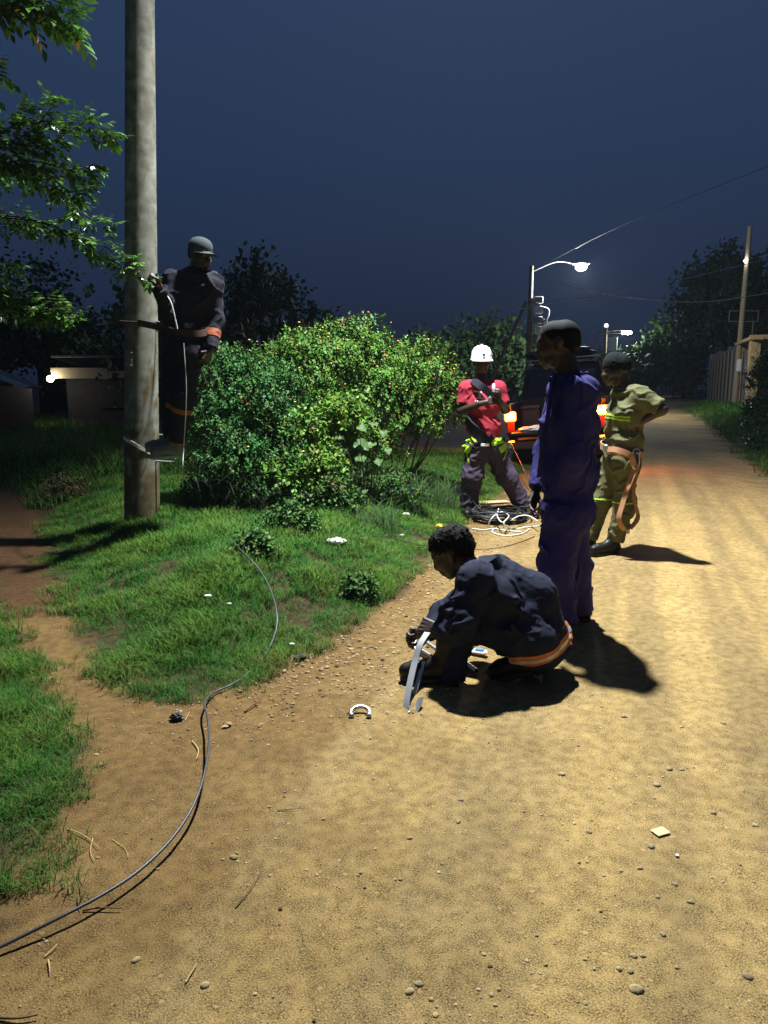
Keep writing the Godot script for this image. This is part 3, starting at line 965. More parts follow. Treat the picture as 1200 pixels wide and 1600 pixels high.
func make_backdrop() -> void:
	var tree_green := Color(0.05, 0.10, 0.03)
	far_tree("tall dark tree against the sky right of the man at the pole", 415, 560, 24, 5.6, 3.0, tree_green, "dark trees on the skyline", 420)
	far_tree("small rounded dark tree on the skyline above the flowering bush", 530, 600, 30, 4.0, 2.6, tree_green, "dark trees on the skyline", 380)
	far_tree("low dark tree on the skyline left of the concrete pole", 110, 600, 26, 3.1, 4.5, tree_green, "dark trees on the skyline", 380)
	far_tree("wide dark tree at the left edge behind the overhanging branches", 0, 600, 24, 4.4, 5.0, tree_green, "dark trees on the skyline", 400)
	far_tree("dark tree behind the head of the man at the pole", 290, 600, 20, 3.3, 3.4, tree_green, "dark trees on the skyline", 380)
	far_tree("low dark tree behind the white helmet", 735, 600, 46, 3.8, 7.0, tree_green, "dark trees on the skyline", 380)
	far_tree("low dark tree behind the parked pickup", 810, 600, 44, 3.6, 6.0, tree_green, "dark trees on the skyline", 380)
	far_tree("dark tree between the bush and the white helmet", 655, 600, 42, 3.4, 6.0, tree_green, "dark trees on the skyline", 380)
	far_tree("huge dark tree rising over the corrugated fence", 1130, 620, 66, 12.5, 9.0, tree_green, "dark trees by the road", 600)
	far_tree("tall dark tree behind the right wooden pole", 1190, 620, 58, 10.5, 8.0, tree_green, "dark trees by the road", 600)
	far_tree("dark tree leaning over the far end of the road", 1080, 620, 80, 9.0, 8.0, tree_green, "dark trees by the road", 600)
	far_tree("green tree lit by the far lamp beside the beanie", 1003, 610, 76, 5.6, 4.2, tree_green, "green trees at the end of the road", 420)
	far_tree("bushy green tree where the road bends away", 1052, 612, 72, 4.2, 5.0, tree_green, "green trees at the end of the road", 420)
	far_tree("low green tree between the navy man and the green overalls", 938, 606, 52, 3.0, 2.6, tree_green, "green trees at the end of the road", 300)
	shrub("wayside_shrub", "dark leafy shrub at the right edge before the yellow wall", [c_(1192, 600, 16.5, 0.42), c_(1200, 655, 16.0, 0.5), c_(1180, 640, 16.3, 0.32), c_(1215, 580, 17.0, 0.5), c_(1188, 690, 15.6, 0.3)], 1100, 7, 0.07, Color(0.04, 0.09, 0.03), 0.32)
	# right: wooden pole, yellow wall with gate, corrugated fence, empty sign frame
	var wood: StandardMaterial3D = M.wood_pole
	var pb := on(at(1147, 640, 40.5).x, 40.5)
	var pole := thing("wooden_pole", "slightly leaning wooden pole in front of the yellow wall", "pole", pb)
	var top := at(1171, 365, 40.5) - pb
	part(pole, "shaft", tube([Vector3(0, -0.5, 0), top * 0.5, top * 1.04], 0.17, 0.11, 12, 0.8), wood)
	part(pole, "notice", block(Vector3(0.22, 0.62, 0.02), 0.004), M.white_tape, top * 0.245 + Vector3(-0.03, 0, 0.17))
	var lamp := thing("pole_light", "tiny white light high on the right wooden pole", "lamp", pb + top * 0.845 + Vector3(-0.16, 0, 0.16))
	part(lamp, "bracket", block(Vector3(0.05, 0.05, 0.14), 0.01), M.dull_steel, Vector3(0.05, 0.0, -0.07))
	part(lamp, "bulb", ball(0.09), glow("white_glow", Color(1, 1, 1), 3.0))
	bulb_light(lamp, Vector3.ZERO, Color(1, 1, 1), 0.6, 0.05)
	var along := Vector3(road_dir.x, 0, -road_dir.y)
	var inward := Vector3(along.z, 0, -along.x) * -1.0
	var corner := at(1177, 600, 36.0)
	corner.y = 0.0
	var yaw := facing(Vector3.UP, -along)
	tri(mat("yellow_plaster", lin(0.50, 0.34, 0.15), 0.9), M.grain, 0.6)
	tri(mat("grey_metal", lin(0.22, 0.22, 0.22), 0.6, 0.2), M.grain, 0.6)
	var house := thing("yellow_wall", "yellow plastered compound wall with a grey gate at the right edge", "wall", corner)
	part(house, "wall", block(Vector3(7.0, 4.2, 0.3), 0.02), M.yellow_plaster, Vector3(3.5, 1.6, 0.0), yaw)
	part(house, "pillar", block(Vector3(0.45, 4.0, 0.45), 0.02), M.yellow_plaster, along * 0.42 + Vector3(0.0, 1.4, 0), yaw)
	part(house, "pillar", block(Vector3(0.45, 3.9, 0.45), 0.02), M.yellow_plaster, along * 5.6 + Vector3(0.0, 1.4, 0), yaw)
	part(house, "gate", block(Vector3(0.08, 3.3, 4.6), 0.01), M.grey_metal, along * 3.0 + Vector3(0.12, 1.5, 0), yaw)
	part(house, "coping", block(Vector3(0.62, 0.16, 6.0), 0.02), M.yellow_plaster, along * 2.9 + Vector3(0.0, 3.5, 0), yaw)
	var fence := thing("corrugated_fence", "tall grey corrugated iron fence running along the road beyond the yellow wall", "fence", corner + along * 6.2)
	for k in 9:
		var st := PackedVector3Array(); var ix := PackedInt32Array()
		for s in 33:
			var f := s / 32.0 * 2.0
			for y in [0.3, 3.45 + (k % 3) * 0.09]:
				st.append(along * f + inward * (0.035 * sin(f * 30.0)) + Vector3(0, y, 0))
		for s in 32:
			ix.append_array([s * 2, s * 2 + 1, s * 2 + 2, s * 2 + 1, s * 2 + 3, s * 2 + 2])
		part(fence, "panel", arrays(st, ix), M.grey_metal, along * (k * 2.02) + inward * (0.015 * (k % 2)))
		part(fence, "post", tube([Vector3(0, -0.2, 0), Vector3(0, 3.3, 0)], 0.06, -1, 6, 4.0), wood, along * (k * 2.02) - inward * 0.12)
	var fr := at(1162, 494, 47.0)
	var sign := thing("sign_frame", "empty rectangular sign frame on a thin post above the yellow wall", "sign", Vector3(fr.x, 0.2, fr.z))
	var cy := fr.y - 0.2
	for q in [[0, 0.31, 1.8, 0.06], [0, -0.31, 1.8, 0.06], [-0.87, 0, 0.06, 0.56], [0.87, 0, 0.06, 0.56]]:
		part(sign, "frame_bar", block(Vector3(q[2], q[3], 0.06), 0.008), wood, Vector3(q[0], cy + q[1], 0))
	part(sign, "post", tube([Vector3(0.6, -0.3, 0), Vector3(0.6, cy - 0.34, 0)], 0.04, -1, 6, 3.0), wood)
	# the pole with boxes behind the pickup and its street lamp
	var p2 := on(at(824, 600, 34.0).x, 34.0)
	var t2 := at(829, 462, 34.0) - p2
	var mast := thing("equipment_pole", "wooden pole hung with boxes and looped cables behind the pickup", "pole", p2)
	part(mast, "shaft", tube([Vector3(0, -0.5, 0), t2 * 0.5, t2 * 1.25], 0.13, 0.09, 10, 0.6), wood)
	for k in 5:
		part(mast, "box", block(Vector3(0.36, 0.3, 0.25), 0.03), M.white_tape if k % 2 else M.dull_steel, t2 * (0.62 + 0.085 * k) + Vector3(0.34, 0, 0.1))
	for k in 4:
		var y: float = t2.y * (0.55 + 0.1 * k)
		part(mast, "cable_loop", tube([Vector3(0.15, y + 0.3, 0.2), Vector3(0.6 + 0.06 * k, y + 0.15, 0.2), Vector3(0.65, y - 0.4, 0.22), Vector3(0.2, y - 0.55, 0.2)], 0.025, -1, 5, 0.1), M.white_cable if k % 2 else M.grey_cable)
	single("stay_pole", "slanting wooden stay pole propping the equipment pole", "pole", tube([Vector3.ZERO, at(822, 472, 34.0) - on(at(748, 600, 34.0).x, 34.0)], 0.09, 0.07, 8, 1.0), wood, on(at(748, 600, 34.0).x, 34.0))
	var lp := at(908, 419, 34.0)
	var far_lamp := thing("far_street_lamp", "bright street lamp burning above the head of the standing navy man", "lamp", p2 + t2 * 1.2)
	var rel := lp - far_lamp.position
	part(far_lamp, "arm", tube([Vector3.ZERO, rel * 0.5 + Vector3(0, 0.35, 0), rel + Vector3(-0.2, 0.16, 0)], 0.035, -1, 8, 0.2), M.dull_steel)
	part(far_lamp, "housing", block(Vector3(0.75, 0.1, 0.32), 0.03), M.dull_steel, rel + Vector3(0, 0.2, 0))
	var fl := part(far_lamp, "lens", lathe([Vector2(0.0, -0.17), Vector2(0.16, -0.13), Vector2(0.24, -0.04), Vector2(0.25, 0.08), Vector2(0.0, 0.1)], 16), glow("far_glow", Color(0.97, 0.99, 1.0), 40.0), rel + Vector3(0, 0.05, 0))
	bulb_light(far_lamp, rel + Vector3(0, -0.2, 0), Color(0.95, 0.98, 1.0), 80.0, 0.15)
	# second far pole with box and lamp
	var p3 := on(at(944, 600, 78.0).x, 78.0)
	var t3 := at(947, 515, 78.0) - p3
	var mast2 := thing("distant_pole", "distant wooden pole with a white box, just left of the beanie", "pole", p3)
	part(mast2, "shaft", tube([Vector3(0, -0.5, 0), t3 * 1.05], 0.17, 0.12, 8, 2.0), wood)
	part(mast2, "box", block(Vector3(0.9, 1.3, 0.5), 0.05), M.white_tape, Vector3(0.5, t3.y * 0.78, 0.4))
	part(mast2, "crossarm", block(Vector3(2.6, 0.14, 0.14), 0.02), wood, Vector3(0.2, t3.y * 0.95, 0.2))
	var l3 := thing("distant_street_lamp", "small bright street lamp at the end of the road above the beanie", "lamp", p3 + t3 * 0.97)
	var r3 := at(979, 520, 78.0) - l3.position
	part(l3, "arm", tube([Vector3.ZERO, r3 * 0.6 + Vector3(0, 0.2, 0), r3 + Vector3(-0.1, 0.2, 0)], 0.05, -1, 6, 0.4), M.dull_steel)
	part(l3, "lens", block(Vector3(1.0, 0.3, 0.45), 0.1), M.far_glow, r3)
	bulb_light(l3, r3 + Vector3(0, -0.3, 0), Color(0.95, 1.0, 0.97), 30.0, 0.2)
	var tip := thing("pole_top_lamp", "tiny lamp at the very top of the distant wooden pole", "lamp", p3 + t3 * 1.06)
	part(tip, "bulb", ball(0.2), M.white_glow)
	part(tip, "cap", block(Vector3(0.3, 0.06, 0.3), 0.01), M.dull_steel, Vector3(0, 0.2, 0))
	single("thin_post", "thin pale post between the navy man and the distant wooden pole", "post", tube([Vector3.ZERO, at(931, 527, 60.0) - on(at(930, 600, 60.0).x, 60.0)], 0.07, 0.06, 6, 2.0), wood, on(at(930, 600, 60.0).x, 60.0))
	var white := mat("pale_wire", lin(0.5, 0.5, 0.48), 0.5)
	wire("pale wire sagging to the right just below the bright street lamp", [at(874, 443, 30), at(935, 458, 31), at(1000, 467, 33), at(1120, 470, 37), at(1300, 440, 40)], 0.016, white)
	wire("pale wire rising to the right that crosses the sagging one", [at(800, 486, 33), at(880, 471, 31), at(950, 460, 30), at(1040, 443, 28), at(1300, 380, 25)], 0.014, white)
	wire("dark wire running from the equipment pole towards the top right", [p2 + t2 * 1.2, at(905, 385, 33), at(1000, 340, 30), at(1250, 240, 24)], 0.010, M.grey_cable)
	wire("upper dark wire past the small street lamp", [p3 + t3 * 0.99, at(1010, 522, 76), at(1100, 500, 70)], 0.03, M.grey_cable)
	wire("lower dark wire past the small street lamp", [p3 + t3 * 0.93, at(1010, 531, 76), at(1100, 515, 70)], 0.03, M.grey_cable)
	# left: dark sheds with a lit fascia, a bulb and a pale roof edge
	tri(mat("shed_wall", lin(0.03, 0.028, 0.026), 0.9), M.grain, 0.7)
	tri(mat("roof_iron", lin(0.16, 0.17, 0.17), 0.6, 0.2), M.grain, 0.7)
	mat("fascia_paint", lin(0.52, 0.43, 0.27), 0.8)
	mat("teal_paint", lin(0.38, 0.55, 0.55), 0.5)
	var s0 := at(82, 588, 19.0)
	s0.y = height(s0.x, 19.0)
	var shed := thing("roadside_shed", "dark low shed with a cream fascia board left of the concrete pole", "shed", s0)
	part(shed, "wall", block(Vector3(4.0, 1.55, 0.12), 0.01), M.shed_wall, Vector3(2.1, 0.7, -0.6))
	part(shed, "wall", block(Vector3(0.12, 1.55, 2.6), 0.01), M.shed_wall, Vector3(0.15, 0.7, -1.96))
	part(shed, "roof", block(Vector3(4.4, 0.06, 3.4), 0.01), M.roof_iron, Vector3(2.2, 1.66, -1.65), Basis(Vector3.RIGHT, -0.1))
	var fy := at(120, 583, 19.0).y - s0.y
	var fas := part(shed, "fascia", block(Vector3(1.5, 0.26, 0.04), 0.006), M.fascia_paint, Vector3(0.75, fy, 0.08))
	part(fas, "board", block(Vector3(2.6, 0.17, 0.035), 0.006), M.fascia_paint, Vector3(2.05, -0.03, -0.01))
	part(shed, "shop_window", block(Vector3(1.1, 0.7, 0.06), 0.01), M.shed_wall, Vector3(1.5, 0.9, -0.5))
	var bb := at(78.5, 592, 18.8)
	var bulb := thing("bare_bulb", "bare white bulb shining at the left end of the cream fascia", "lamp", bb)
	part(bulb, "globe", ball(0.085), glow("bulb_glow", Color(1.0, 0.98, 0.92), 12.0))
	part(bulb, "socket", tube([Vector3(0, 0.05, 0), Vector3(0, 0.16, -0.02)], 0.03, -1, 8), M.black_rubber)
	bulb_light(bulb, Vector3.ZERO, Color(1.0, 0.95, 0.85), 0.3, 0.06)
	var s1 := at(-60, 600, 16.0)
	s1.y = height(s1.x, 16.0)
	var shed2 := thing("gabled_shed", "dark shed with a pale teal sloping roof edge at the left border", "shed", s1)
	part(shed2, "wall", block(Vector3(2.4, 1.2, 2.0), 0.01), M.shed_wall, Vector3(-0.75, 0.5, -1.2))
	var ra := at(-60, 565, 16.0) - s1; var rb := at(42, 606, 16.0) - s1
	part(shed2, "roof_edge", ribbon([ra, rb], [Vector3.UP], 0.085, 0.05, 0.5), M.teal_paint)
	part(shed2, "roof", block(Vector3(ra.distance_to(rb), 0.05, 0.7), 0.01), M.roof_iron, (ra + rb) * 0.5 + Vector3(0, 0.0, -0.4), Basis(Vector3.BACK, -atan2(ra.y - rb.y, rb.x - ra.x)))
	var s2 := at(115, 600, 27.0)
	s2.y = 0.0
	var house2 := thing("dark_house", "dark house with a faint grey window behind the low shed", "house", s2)
	part(house2, "wall", block(Vector3(5.0, 2.7, 0.2), 0.02), M.shed_wall, Vector3(1.2, 1.3, -0.2))
	part(house2, "roof", block(Vector3(5.6, 0.1, 3.0), 0.02), M.roof_iron, Vector3(1.2, 2.9, -1.2), Basis(Vector3.RIGHT, 0.25))
	var win := part(house2, "window", block(Vector3(1.25, 0.5, 0.08), 0.01), M.grey_metal, Vector3(0.6, 2.3, -0.06))
	part(win, "sill", block(Vector3(1.4, 0.05, 0.14), 0.01), M.white_tape, Vector3(0, -0.29, 0.05))

# ---------------------------------------------------------------- pickup
func make_truck() -> void:
	var mid := at(875, 648, 13.0)
	var root := thing("pickup_truck", "dark pickup truck with its tailgate down and amber hazard lamps flashing", "pickup", Vector3(mid.x, 0.02, mid.z))
	root.basis = Basis(Vector3.UP, -0.30) * Basis(Vector3.BACK, 0.085)
	var paint := mat("truck_paint", lin(0.012, 0.007, 0.007), 0.3)
	paint.clearcoat_enabled = true
	paint.clearcoat = 0.5
	var inner := mat("bed_liner", lin(0.014, 0.013, 0.013), 0.7)
	var bed := part(root, "bed", block(Vector3(1.6, 0.06, 1.75), 0.01), inner, Vector3(0, 0.62, -0.9))
	for s in [-1.0, 1.0]:
		part(root, "side_panel", block(Vector3(0.09, 0.58, 1.8), 0.025), paint, Vector3(s * 0.80, 0.82, -0.92))
		part(root, "wheel_arch", block(Vector3(0.1, 0.34, 0.95), 0.05), paint, Vector3(s * 0.83, 0.5, -0.95))
		var lampp := part(root, "tail_lamp", block(Vector3(0.13, 0.40, 0.06), 0.015), mat("red_lens", lin(0.06, 0.004, 0.003), 0.25), Vector3(s * 0.765, 0.80, 0.0))
		part(lampp, "hazard_lens", block(Vector3(0.21, 0.17, 0.05), 0.03), glow("amber_glow", Color(1.0, 0.42, 0.03), 2.6), Vector3(0, 0.09, 0.03))
		part(lampp, "bulb", ball(0.06), glow("amber_bulb", Color(1.0, 0.72, 0.3), 40.0), Vector3(0, 0.09, 0.05), Basis.from_scale(Vector3(1.25, 0.8, 0.5)))
		bulb_light(lampp, Vector3(0, 0.09, 0.12), Color(1.0, 0.42, 0.05), 2.2, 0.05)
	part(root, "front_bulkhead", block(Vector3(1.6, 0.6, 0.06), 0.02), paint, Vector3(0, 0.86, -1.8))
	part(root, "tailgate", block(Vector3(1.45, 0.05, 0.48), 0.015), paint, Vector3(0, 0.60, 0.26))
	var bump := part(root, "bumper", block(Vector3(1.66, 0.16, 0.14), 0.03), M.dull_steel, Vector3(0, 0.40, 0.08))
	part(bump, "number_plate", block(Vector3(0.5, 0.11, 0.01), 0.002), M.fascia_paint, Vector3(0, 0.0, 0.078))
	part(root, "valance", block(Vector3(1.5, 0.2, 0.5), 0.04), inner, Vector3(0, 0.42, -0.3))
	part(root, "mudflap", block(Vector3(0.26, 0.34, 0.02), 0.004), M.black_rubber, Vector3(-0.68, 0.28, -0.45))
	part(root, "mudflap", block(Vector3(0.26, 0.34, 0.02), 0.004), M.black_rubber, Vector3(0.68, 0.28, -0.45))
	# cab with raked sides
	var st := SurfaceTool.new()
	st.begin(Mesh.PRIMITIVE_TRIANGLES)
	var prof := [Vector2(-1.9, 0.45), Vector2(-1.88, 1.1), Vector2(-2.02, 1.72), Vector2(-2.3, 1.80), Vector2(-3.0, 1.78), Vector2(-3.55, 1.12), Vector2(-4.7, 1.0), Vector2(-4.8, 0.45)]
	for k in prof.size():
		var a: Vector2 = prof[k]; var b: Vector2 = prof[(k + 1) % prof.size()]
		var wa := 0.82 - 0.14 * maxf(0.0, a.y - 1.1) / 0.7; var wb := 0.82 - 0.14 * maxf(0.0, b.y - 1.1) / 0.7
		quad(st, Vector3(-wa, a.y, a.x), Vector3(wa, a.y, a.x), Vector3(wb, b.y, b.x), Vector3(-wb, b.y, b.x))
		for s in [-1.0, 1.0]:
			for p in [Vector3(s * 0.8, 0.8, -3.2), Vector3(s * wa, a.y, a.x), Vector3(s * wb, b.y, b.x)]: st.add_vertex(p)
	st.generate_normals()
	part(root, "cab", st.commit(), paint)
	var glass := mat("truck_glass", Color(0.02, 0.025, 0.03, 0.35), 0.05)
	glass.transparency = BaseMaterial3D.TRANSPARENCY_ALPHA
	part(root, "rear_window", block(Vector3(1.25, 0.44, 0.02), 0.005), glass, Vector3(0, 1.42, -1.93), Basis(Vector3.RIGHT, -0.22))
	for w in [[-0.72, -0.95], [0.72, -0.95], [-0.72, -4.0], [0.72, -4.0]]:
		var tyre := part(root, "wheel", lathe([Vector2(0.19, -0.1), Vector2(0.31, -0.11), Vector2(0.345, -0.08), Vector2(0.35, 0.0), Vector2(0.345, 0.08), Vector2(0.31, 0.11), Vector2(0.19, 0.1), Vector2(0.19, -0.1)], 28), M.black_rubber, Vector3(w[0], 0.34, w[1]), Basis(Vector3.BACK, PI / 2))
		part(tyre, "rim", lathe([Vector2(0.0, -0.06), Vector2(0.08, -0.08), Vector2(0.19, -0.07), Vector2(0.19, 0.07), Vector2(0.0, 0.06)], 20), M.dull_steel)
	# roof rack with its load
	var rack := part(root, "roof_rack", tube([Vector3(-0.7, 0, 0), Vector3(0.7, 0, 0)], 0.02, -1, 6), M.dull_steel, Vector3(0, 1.88, -2.2))
	part(rack, "rack_bar", tube([Vector3(-0.7, 0, -0.75), Vector3(0.7, 0, -0.75)], 0.02, -1, 6), M.dull_steel)
	for s in [-0.62, 0.62]:
		part(rack, "rack_foot", tube([Vector3(s, 0, 0), Vector3(s, -0.12, 0)], 0.02, -1, 6), M.dull_steel)
		part(rack, "rack_foot", tube([Vector3(s, 0, -0.75), Vector3(s, -0.13, -0.75)], 0.02, -1, 6), M.dull_steel)
	# load in the bed
	var r := RandomNumberGenerator.new()
	r.seed = 3
	var tw: Transform3D = root.transform
	single("dark_tarpaulin", "dark bundled tarpaulin heaped on the cab roof of the pickup", "tarpaulin", lump(Vector3(0.66, 0.14, 0.45), 8, 0.35), M.black_rubber, tw * Vector3(-0.05, 1.99, -2.55), "", tw.basis)
	single("white_cloth", "crumpled white cloth lying on the open tailgate", "cloth", lump(Vector3(0.30, 0.055, 0.16), 12, 0.4), M.white_tape, tw * Vector3(-0.30, 0.665, 0.25), "", tw.basis)
	var cone := thing("traffic_cone", "orange traffic cone standing in the pickup bed beside the navy man", "cone", tw * Vector3(0.02, 0.65, -0.6))
	cone.basis = tw.basis
	part(cone, "cone", lathe([Vector2(0.15, 0.03), Vector2(0.05, 0.5), Vector2(0.03, 0.52), Vector2(0.0, 0.52)], 20), mat("cone_orange", lin(0.62, 0.10, 0.03), 0.5))
	part(cone, "base", block(Vector3(0.36, 0.035, 0.36), 0.01), M.black_rubber, Vector3(0, 0.017, 0))
	for q in [[-0.5, 0.84, -0.9, 0.32, 0.4, 0.5, "black tool box in the left of the pickup bed"], [0.45, 0.80, -1.1, 0.42, 0.3, 0.6, "black crate in the right of the pickup bed"]]:
		var b := thing("tool_box", q[6], "box", tw * Vector3(q[0], 0.655, q[2]))
		b.basis = tw.basis
		part(b, "body", block(Vector3(q[3], q[4] * 0.8, q[5]), 0.03), inner, Vector3(0, q[4] * 0.4, 0))
		part(b, "lid", block(Vector3(q[3] + 0.02, q[4] * 0.16, q[5] + 0.02), 0.03), M.grey_cable, Vector3(0, q[4] * 0.885, 0))
	var coil := thing("rope_coil", "coil of cable lying in the middle of the pickup bed", "coil", tw * Vector3(-0.15, 0.66, -0.35))
	coil.basis = tw.basis
	for k in 4:
		var ring := []
		for a in 17: ring.append(Vector3(cos(a * TAU / 16) * (0.2 - 0.01 * k), 0.02 + 0.035 * k, sin(a * TAU / 16) * (0.2 + 0.012 * k)))
		part(coil, "turn", tube(ring, 0.018, -1, 6, 0.05), M.black_rubber)

func lump(sz: Vector3, seed_: int, amount: float) -> ArrayMesh:   # a heap of soft cloth with folds
	var n := FastNoiseLite.new()
	n.seed = seed_
	n.frequency = 1.3
	n.fractal_octaves = 3
	var s := SphereMesh.new()
	s.radius = 1.0; s.height = 2.0; s.radial_segments = 40; s.rings = 20
	var a := s.get_mesh_arrays()
	var v: PackedVector3Array = a[Mesh.ARRAY_VERTEX]
	for i in v.size():
		var k := 1.0 + amount * n.get_noise_3dv(v[i] * 1.4) - amount * 0.6 * absf(n.get_noise_3dv(v[i] * 3.0 + Vector3(9, 0, 0)))
		v[i] = v[i] * k * sz
		v[i].y = maxf(v[i].y, -sz.y * 0.85)
	return arrays(v, a[Mesh.ARRAY_INDEX])

# ---------------------------------------------------------------- bodies: tapered capsules joined smoothly, meshed as surface nets
func sdf(prims: Array, cell: float, k: float, fold := []) -> ArrayMesh:
	# prim: [a, b, ra, rb] or [a, b, ra, rb, mode]; mode 1 has a flat end at b, 2 cuts away
	var lo := Vector3.ONE * 1e9; var hi := -lo
	for p in prims:
		if p.size() > 4 and p[4] == 2: continue
		var m: float = maxf(p[2], p[3])
		lo = lo.min(p[0] - Vector3.ONE * m).min(p[1] - Vector3.ONE * m)
		hi = hi.max(p[0] + Vector3.ONE * m).max(p[1] + Vector3.ONE * m)
	lo -= Vector3.ONE * (cell * 3.0 + k * 0.5); hi += Vector3.ONE * (cell * 3.0 + k * 0.5)
	var nx := int((hi.x - lo.x) / cell) + 2; var ny := int((hi.y - lo.y) / cell) + 2; var nz := int((hi.z - lo.z) / cell) + 2
	var sy := nx; var sz := nx * ny
	var f := PackedFloat32Array()
	f.resize(nx * ny * nz)
	f.fill(10.0)
	for p in prims:
		var a: Vector3 = p[0]; var b: Vector3 = p[1]; var ra: float = p[2]; var rb: float = p[3]
		var mode: int = p[4] if p.size() > 4 else 0
		var ba := b - a
		var inv := 1.0 / maxf(ba.length_squared(), 1e-9)
		var lng := ba.length()
		var m := maxf(ra, rb) + k + cell * 2.5
		var q0 := (a.min(b) - Vector3.ONE * m - lo) / cell
		var q1 := (a.max(b) + Vector3.ONE * m - lo) / cell
		var x0 := maxi(0, int(q0.x)); var x1 := mini(nx - 1, int(q1.x) + 1)
		var y0 := maxi(0, int(q0.y)); var y1 := mini(ny - 1, int(q1.y) + 1)
		var z0 := maxi(0, int(q0.z)); var z1 := mini(nz - 1, int(q1.z) + 1)
		var far := k + cell * 2.5
		for iz in range(z0, z1 + 1):
			for iy in range(y0, y1 + 1):
				var i := iz * sz + iy * sy + x0
				var pa := lo + Vector3(x0, iy, iz) * cell - a
				for ix in range(x0, x1 + 1):
					var t := pa.dot(ba) * inv
					var h := clampf(t, 0.0, 1.0)
					var d := (pa - ba * h).length() - (ra + (rb - ra) * h)
					if mode == 1 and t > 0.6:
						d = maxf((pa - ba * t).length() - (ra + (rb - ra) * h), (t - 1.0) * lng)
					pa.x += cell
					if mode == 2:
						f[i] = maxf(f[i], -d)
					elif d < far:
						var c := f[i]
						var e := k - absf(c - d)
						f[i] = minf(c, d) - (e * e * 0.25 / k if e > 0.0 else 0.0)
					i += 1
	var ids := PackedInt32Array()
	ids.resize(f.size())
	ids.fill(-1)
	var v := PackedVector3Array()
	var idx := PackedInt32Array()
	var o := PackedInt32Array([0, 1, sy, sy + 1, sz, sz + 1, sz + sy, sz + sy + 1])
	var ea := PackedInt32Array([0, 2, 4, 6, 0, 1, 4, 5, 0, 1, 2, 3]); var eb := PackedInt32Array([1, 3, 5, 7, 2, 3, 6, 7, 4, 5, 6, 7])
	var cp := PackedVector3Array()
	for n in 8: cp.append(Vector3(n & 1, (n >> 1) & 1, n >> 2))
	var near := cell * 2.0
	var c8 := PackedFloat32Array(); c8.resize(8)
	for iz in nz - 1:
		for iy in ny - 1:
			var i := iz * sz + iy * sy - 1
			for ix in nx - 1:
				i += 1
				if absf(f[i]) > near: continue
				var mask := 0
				for n in 8:
					var c := f[i + o[n]]
					c8[n] = c
					if c < 0.0: mask |= 1 << n
				if mask == 0 or mask == 255: continue
				var s := Vector3.ZERO; var cnt := 0
				for e in 12:
					var a := ea[e]; var b := eb[e]
					var fa := c8[a]; var fb := c8[b]
					if (fa < 0.0) != (fb < 0.0):
						s += cp[a].lerp(cp[b], fa / (fa - fb)); cnt += 1
				ids[i] = v.size()
				v.append(lo + (Vector3(ix, iy, iz) + s / cnt) * cell)
				var n0 := c8[0] < 0.0
				if iy > 0 and iz > 0 and n0 != (c8[1] < 0.0): net(idx, ids[i], ids[i - sy], ids[i - sy - sz], ids[i - sz], n0)
				if ix > 0 and iz > 0 and n0 != (c8[2] < 0.0): net(idx, ids[i], ids[i - sz], ids[i - 1 - sz], ids[i - 1], n0)
				if ix > 0 and iy > 0 and n0 != (c8[4] < 0.0): net(idx, ids[i], ids[i - 1], ids[i - 1 - sy], ids[i - sy], n0)
	var nn := smooth_normals(v, idx)
	if fold.size():
		var amp: float = fold[0]; var fr: Vector3 = fold[1]; var off: Vector3 = fold[2]
		for n in v.size():
			var q := v[n] * fr + off
			var w1 := wrinkle.get_noise_3dv(q) / 0.135
			var w2 := wrinkle.get_noise_3dv(q * 0.5 + Vector3(31, 7, 3))
			var w3 := wrinkle.get_noise_3dv(q * 1.9 + Vector3(3, 17, 9)) / 0.16
			v[n] += nn[n] * amp * (exp(-w1 * w1) * clampf(0.5 + w2 * 1.6, 0.08, 1.2) + 0.24 * exp(-w3 * w3) * clampf(0.4 - w2 * 2.0, 0.0, 1.0) + 0.35 * w2 - 0.3)
		nn = smooth_normals(v, idx)
	return arrays(v, idx, nn)

func net(idx: PackedInt32Array, a: int, b: int, c: int, d: int, flip: bool) -> void:
	if a < 0 or b < 0 or c < 0 or d < 0: return
	if flip: idx.append_array([a, c, b, a, d, c])
	else: idx.append_array([a, b, c, a, c, d])

func patch(src: Mesh, planes: Array, off: float, ctr: Vector3, reach: float) -> ArrayMesh:   # the piece of a garment between planes, lifted off it
	var a := src.surface_get_arrays(0)
	var v: PackedVector3Array = a[Mesh.ARRAY_VERTEX]; var n: PackedVector3Array = a[Mesh.ARRAY_NORMAL]; var ix: PackedInt32Array = a[Mesh.ARRAY_INDEX]
	var ov := PackedVector3Array(); var on_ := PackedVector3Array(); var oi := PackedInt32Array()
	var r2 := reach * reach
	for t in range(0, ix.size(), 3):
		if v[ix[t]].distance_squared_to(ctr) > r2: continue
		var poly := []
		for q in 3: poly.append([v[ix[t + q]], n[ix[t + q]]])
		for pl in planes:
			var out := []
			for q in poly.size():
				var A: Array = poly[q]; var B: Array = poly[(q + 1) % poly.size()]
				var da: float = pl.distance_to(A[0]); var db: float = pl.distance_to(B[0])
				if da <= 0.0: out.append(A)
				if (da <= 0.0) != (db <= 0.0):
					var s := da / (da - db)
					out.append([A[0].lerp(B[0], s), A[1].lerp(B[1], s).normalized()])
			poly = out
			if poly.size() < 3: break
		if poly.size() < 3: continue
		var base := ov.size()
		for q in poly:
			ov.append(q[0] + q[1] * off); on_.append(q[1])
		for q in range(1, poly.size() - 1): oi.append_array([base, base + q, base + q + 1])
	if oi.is_empty(): return null
	return arrays(ov, oi, on_)

func slab(n: Vector3, p: Vector3, half: float) -> Array:
	n = n.normalized()
	return [Plane(n, n.dot(p) + half), Plane(-n, -n.dot(p) + half)]

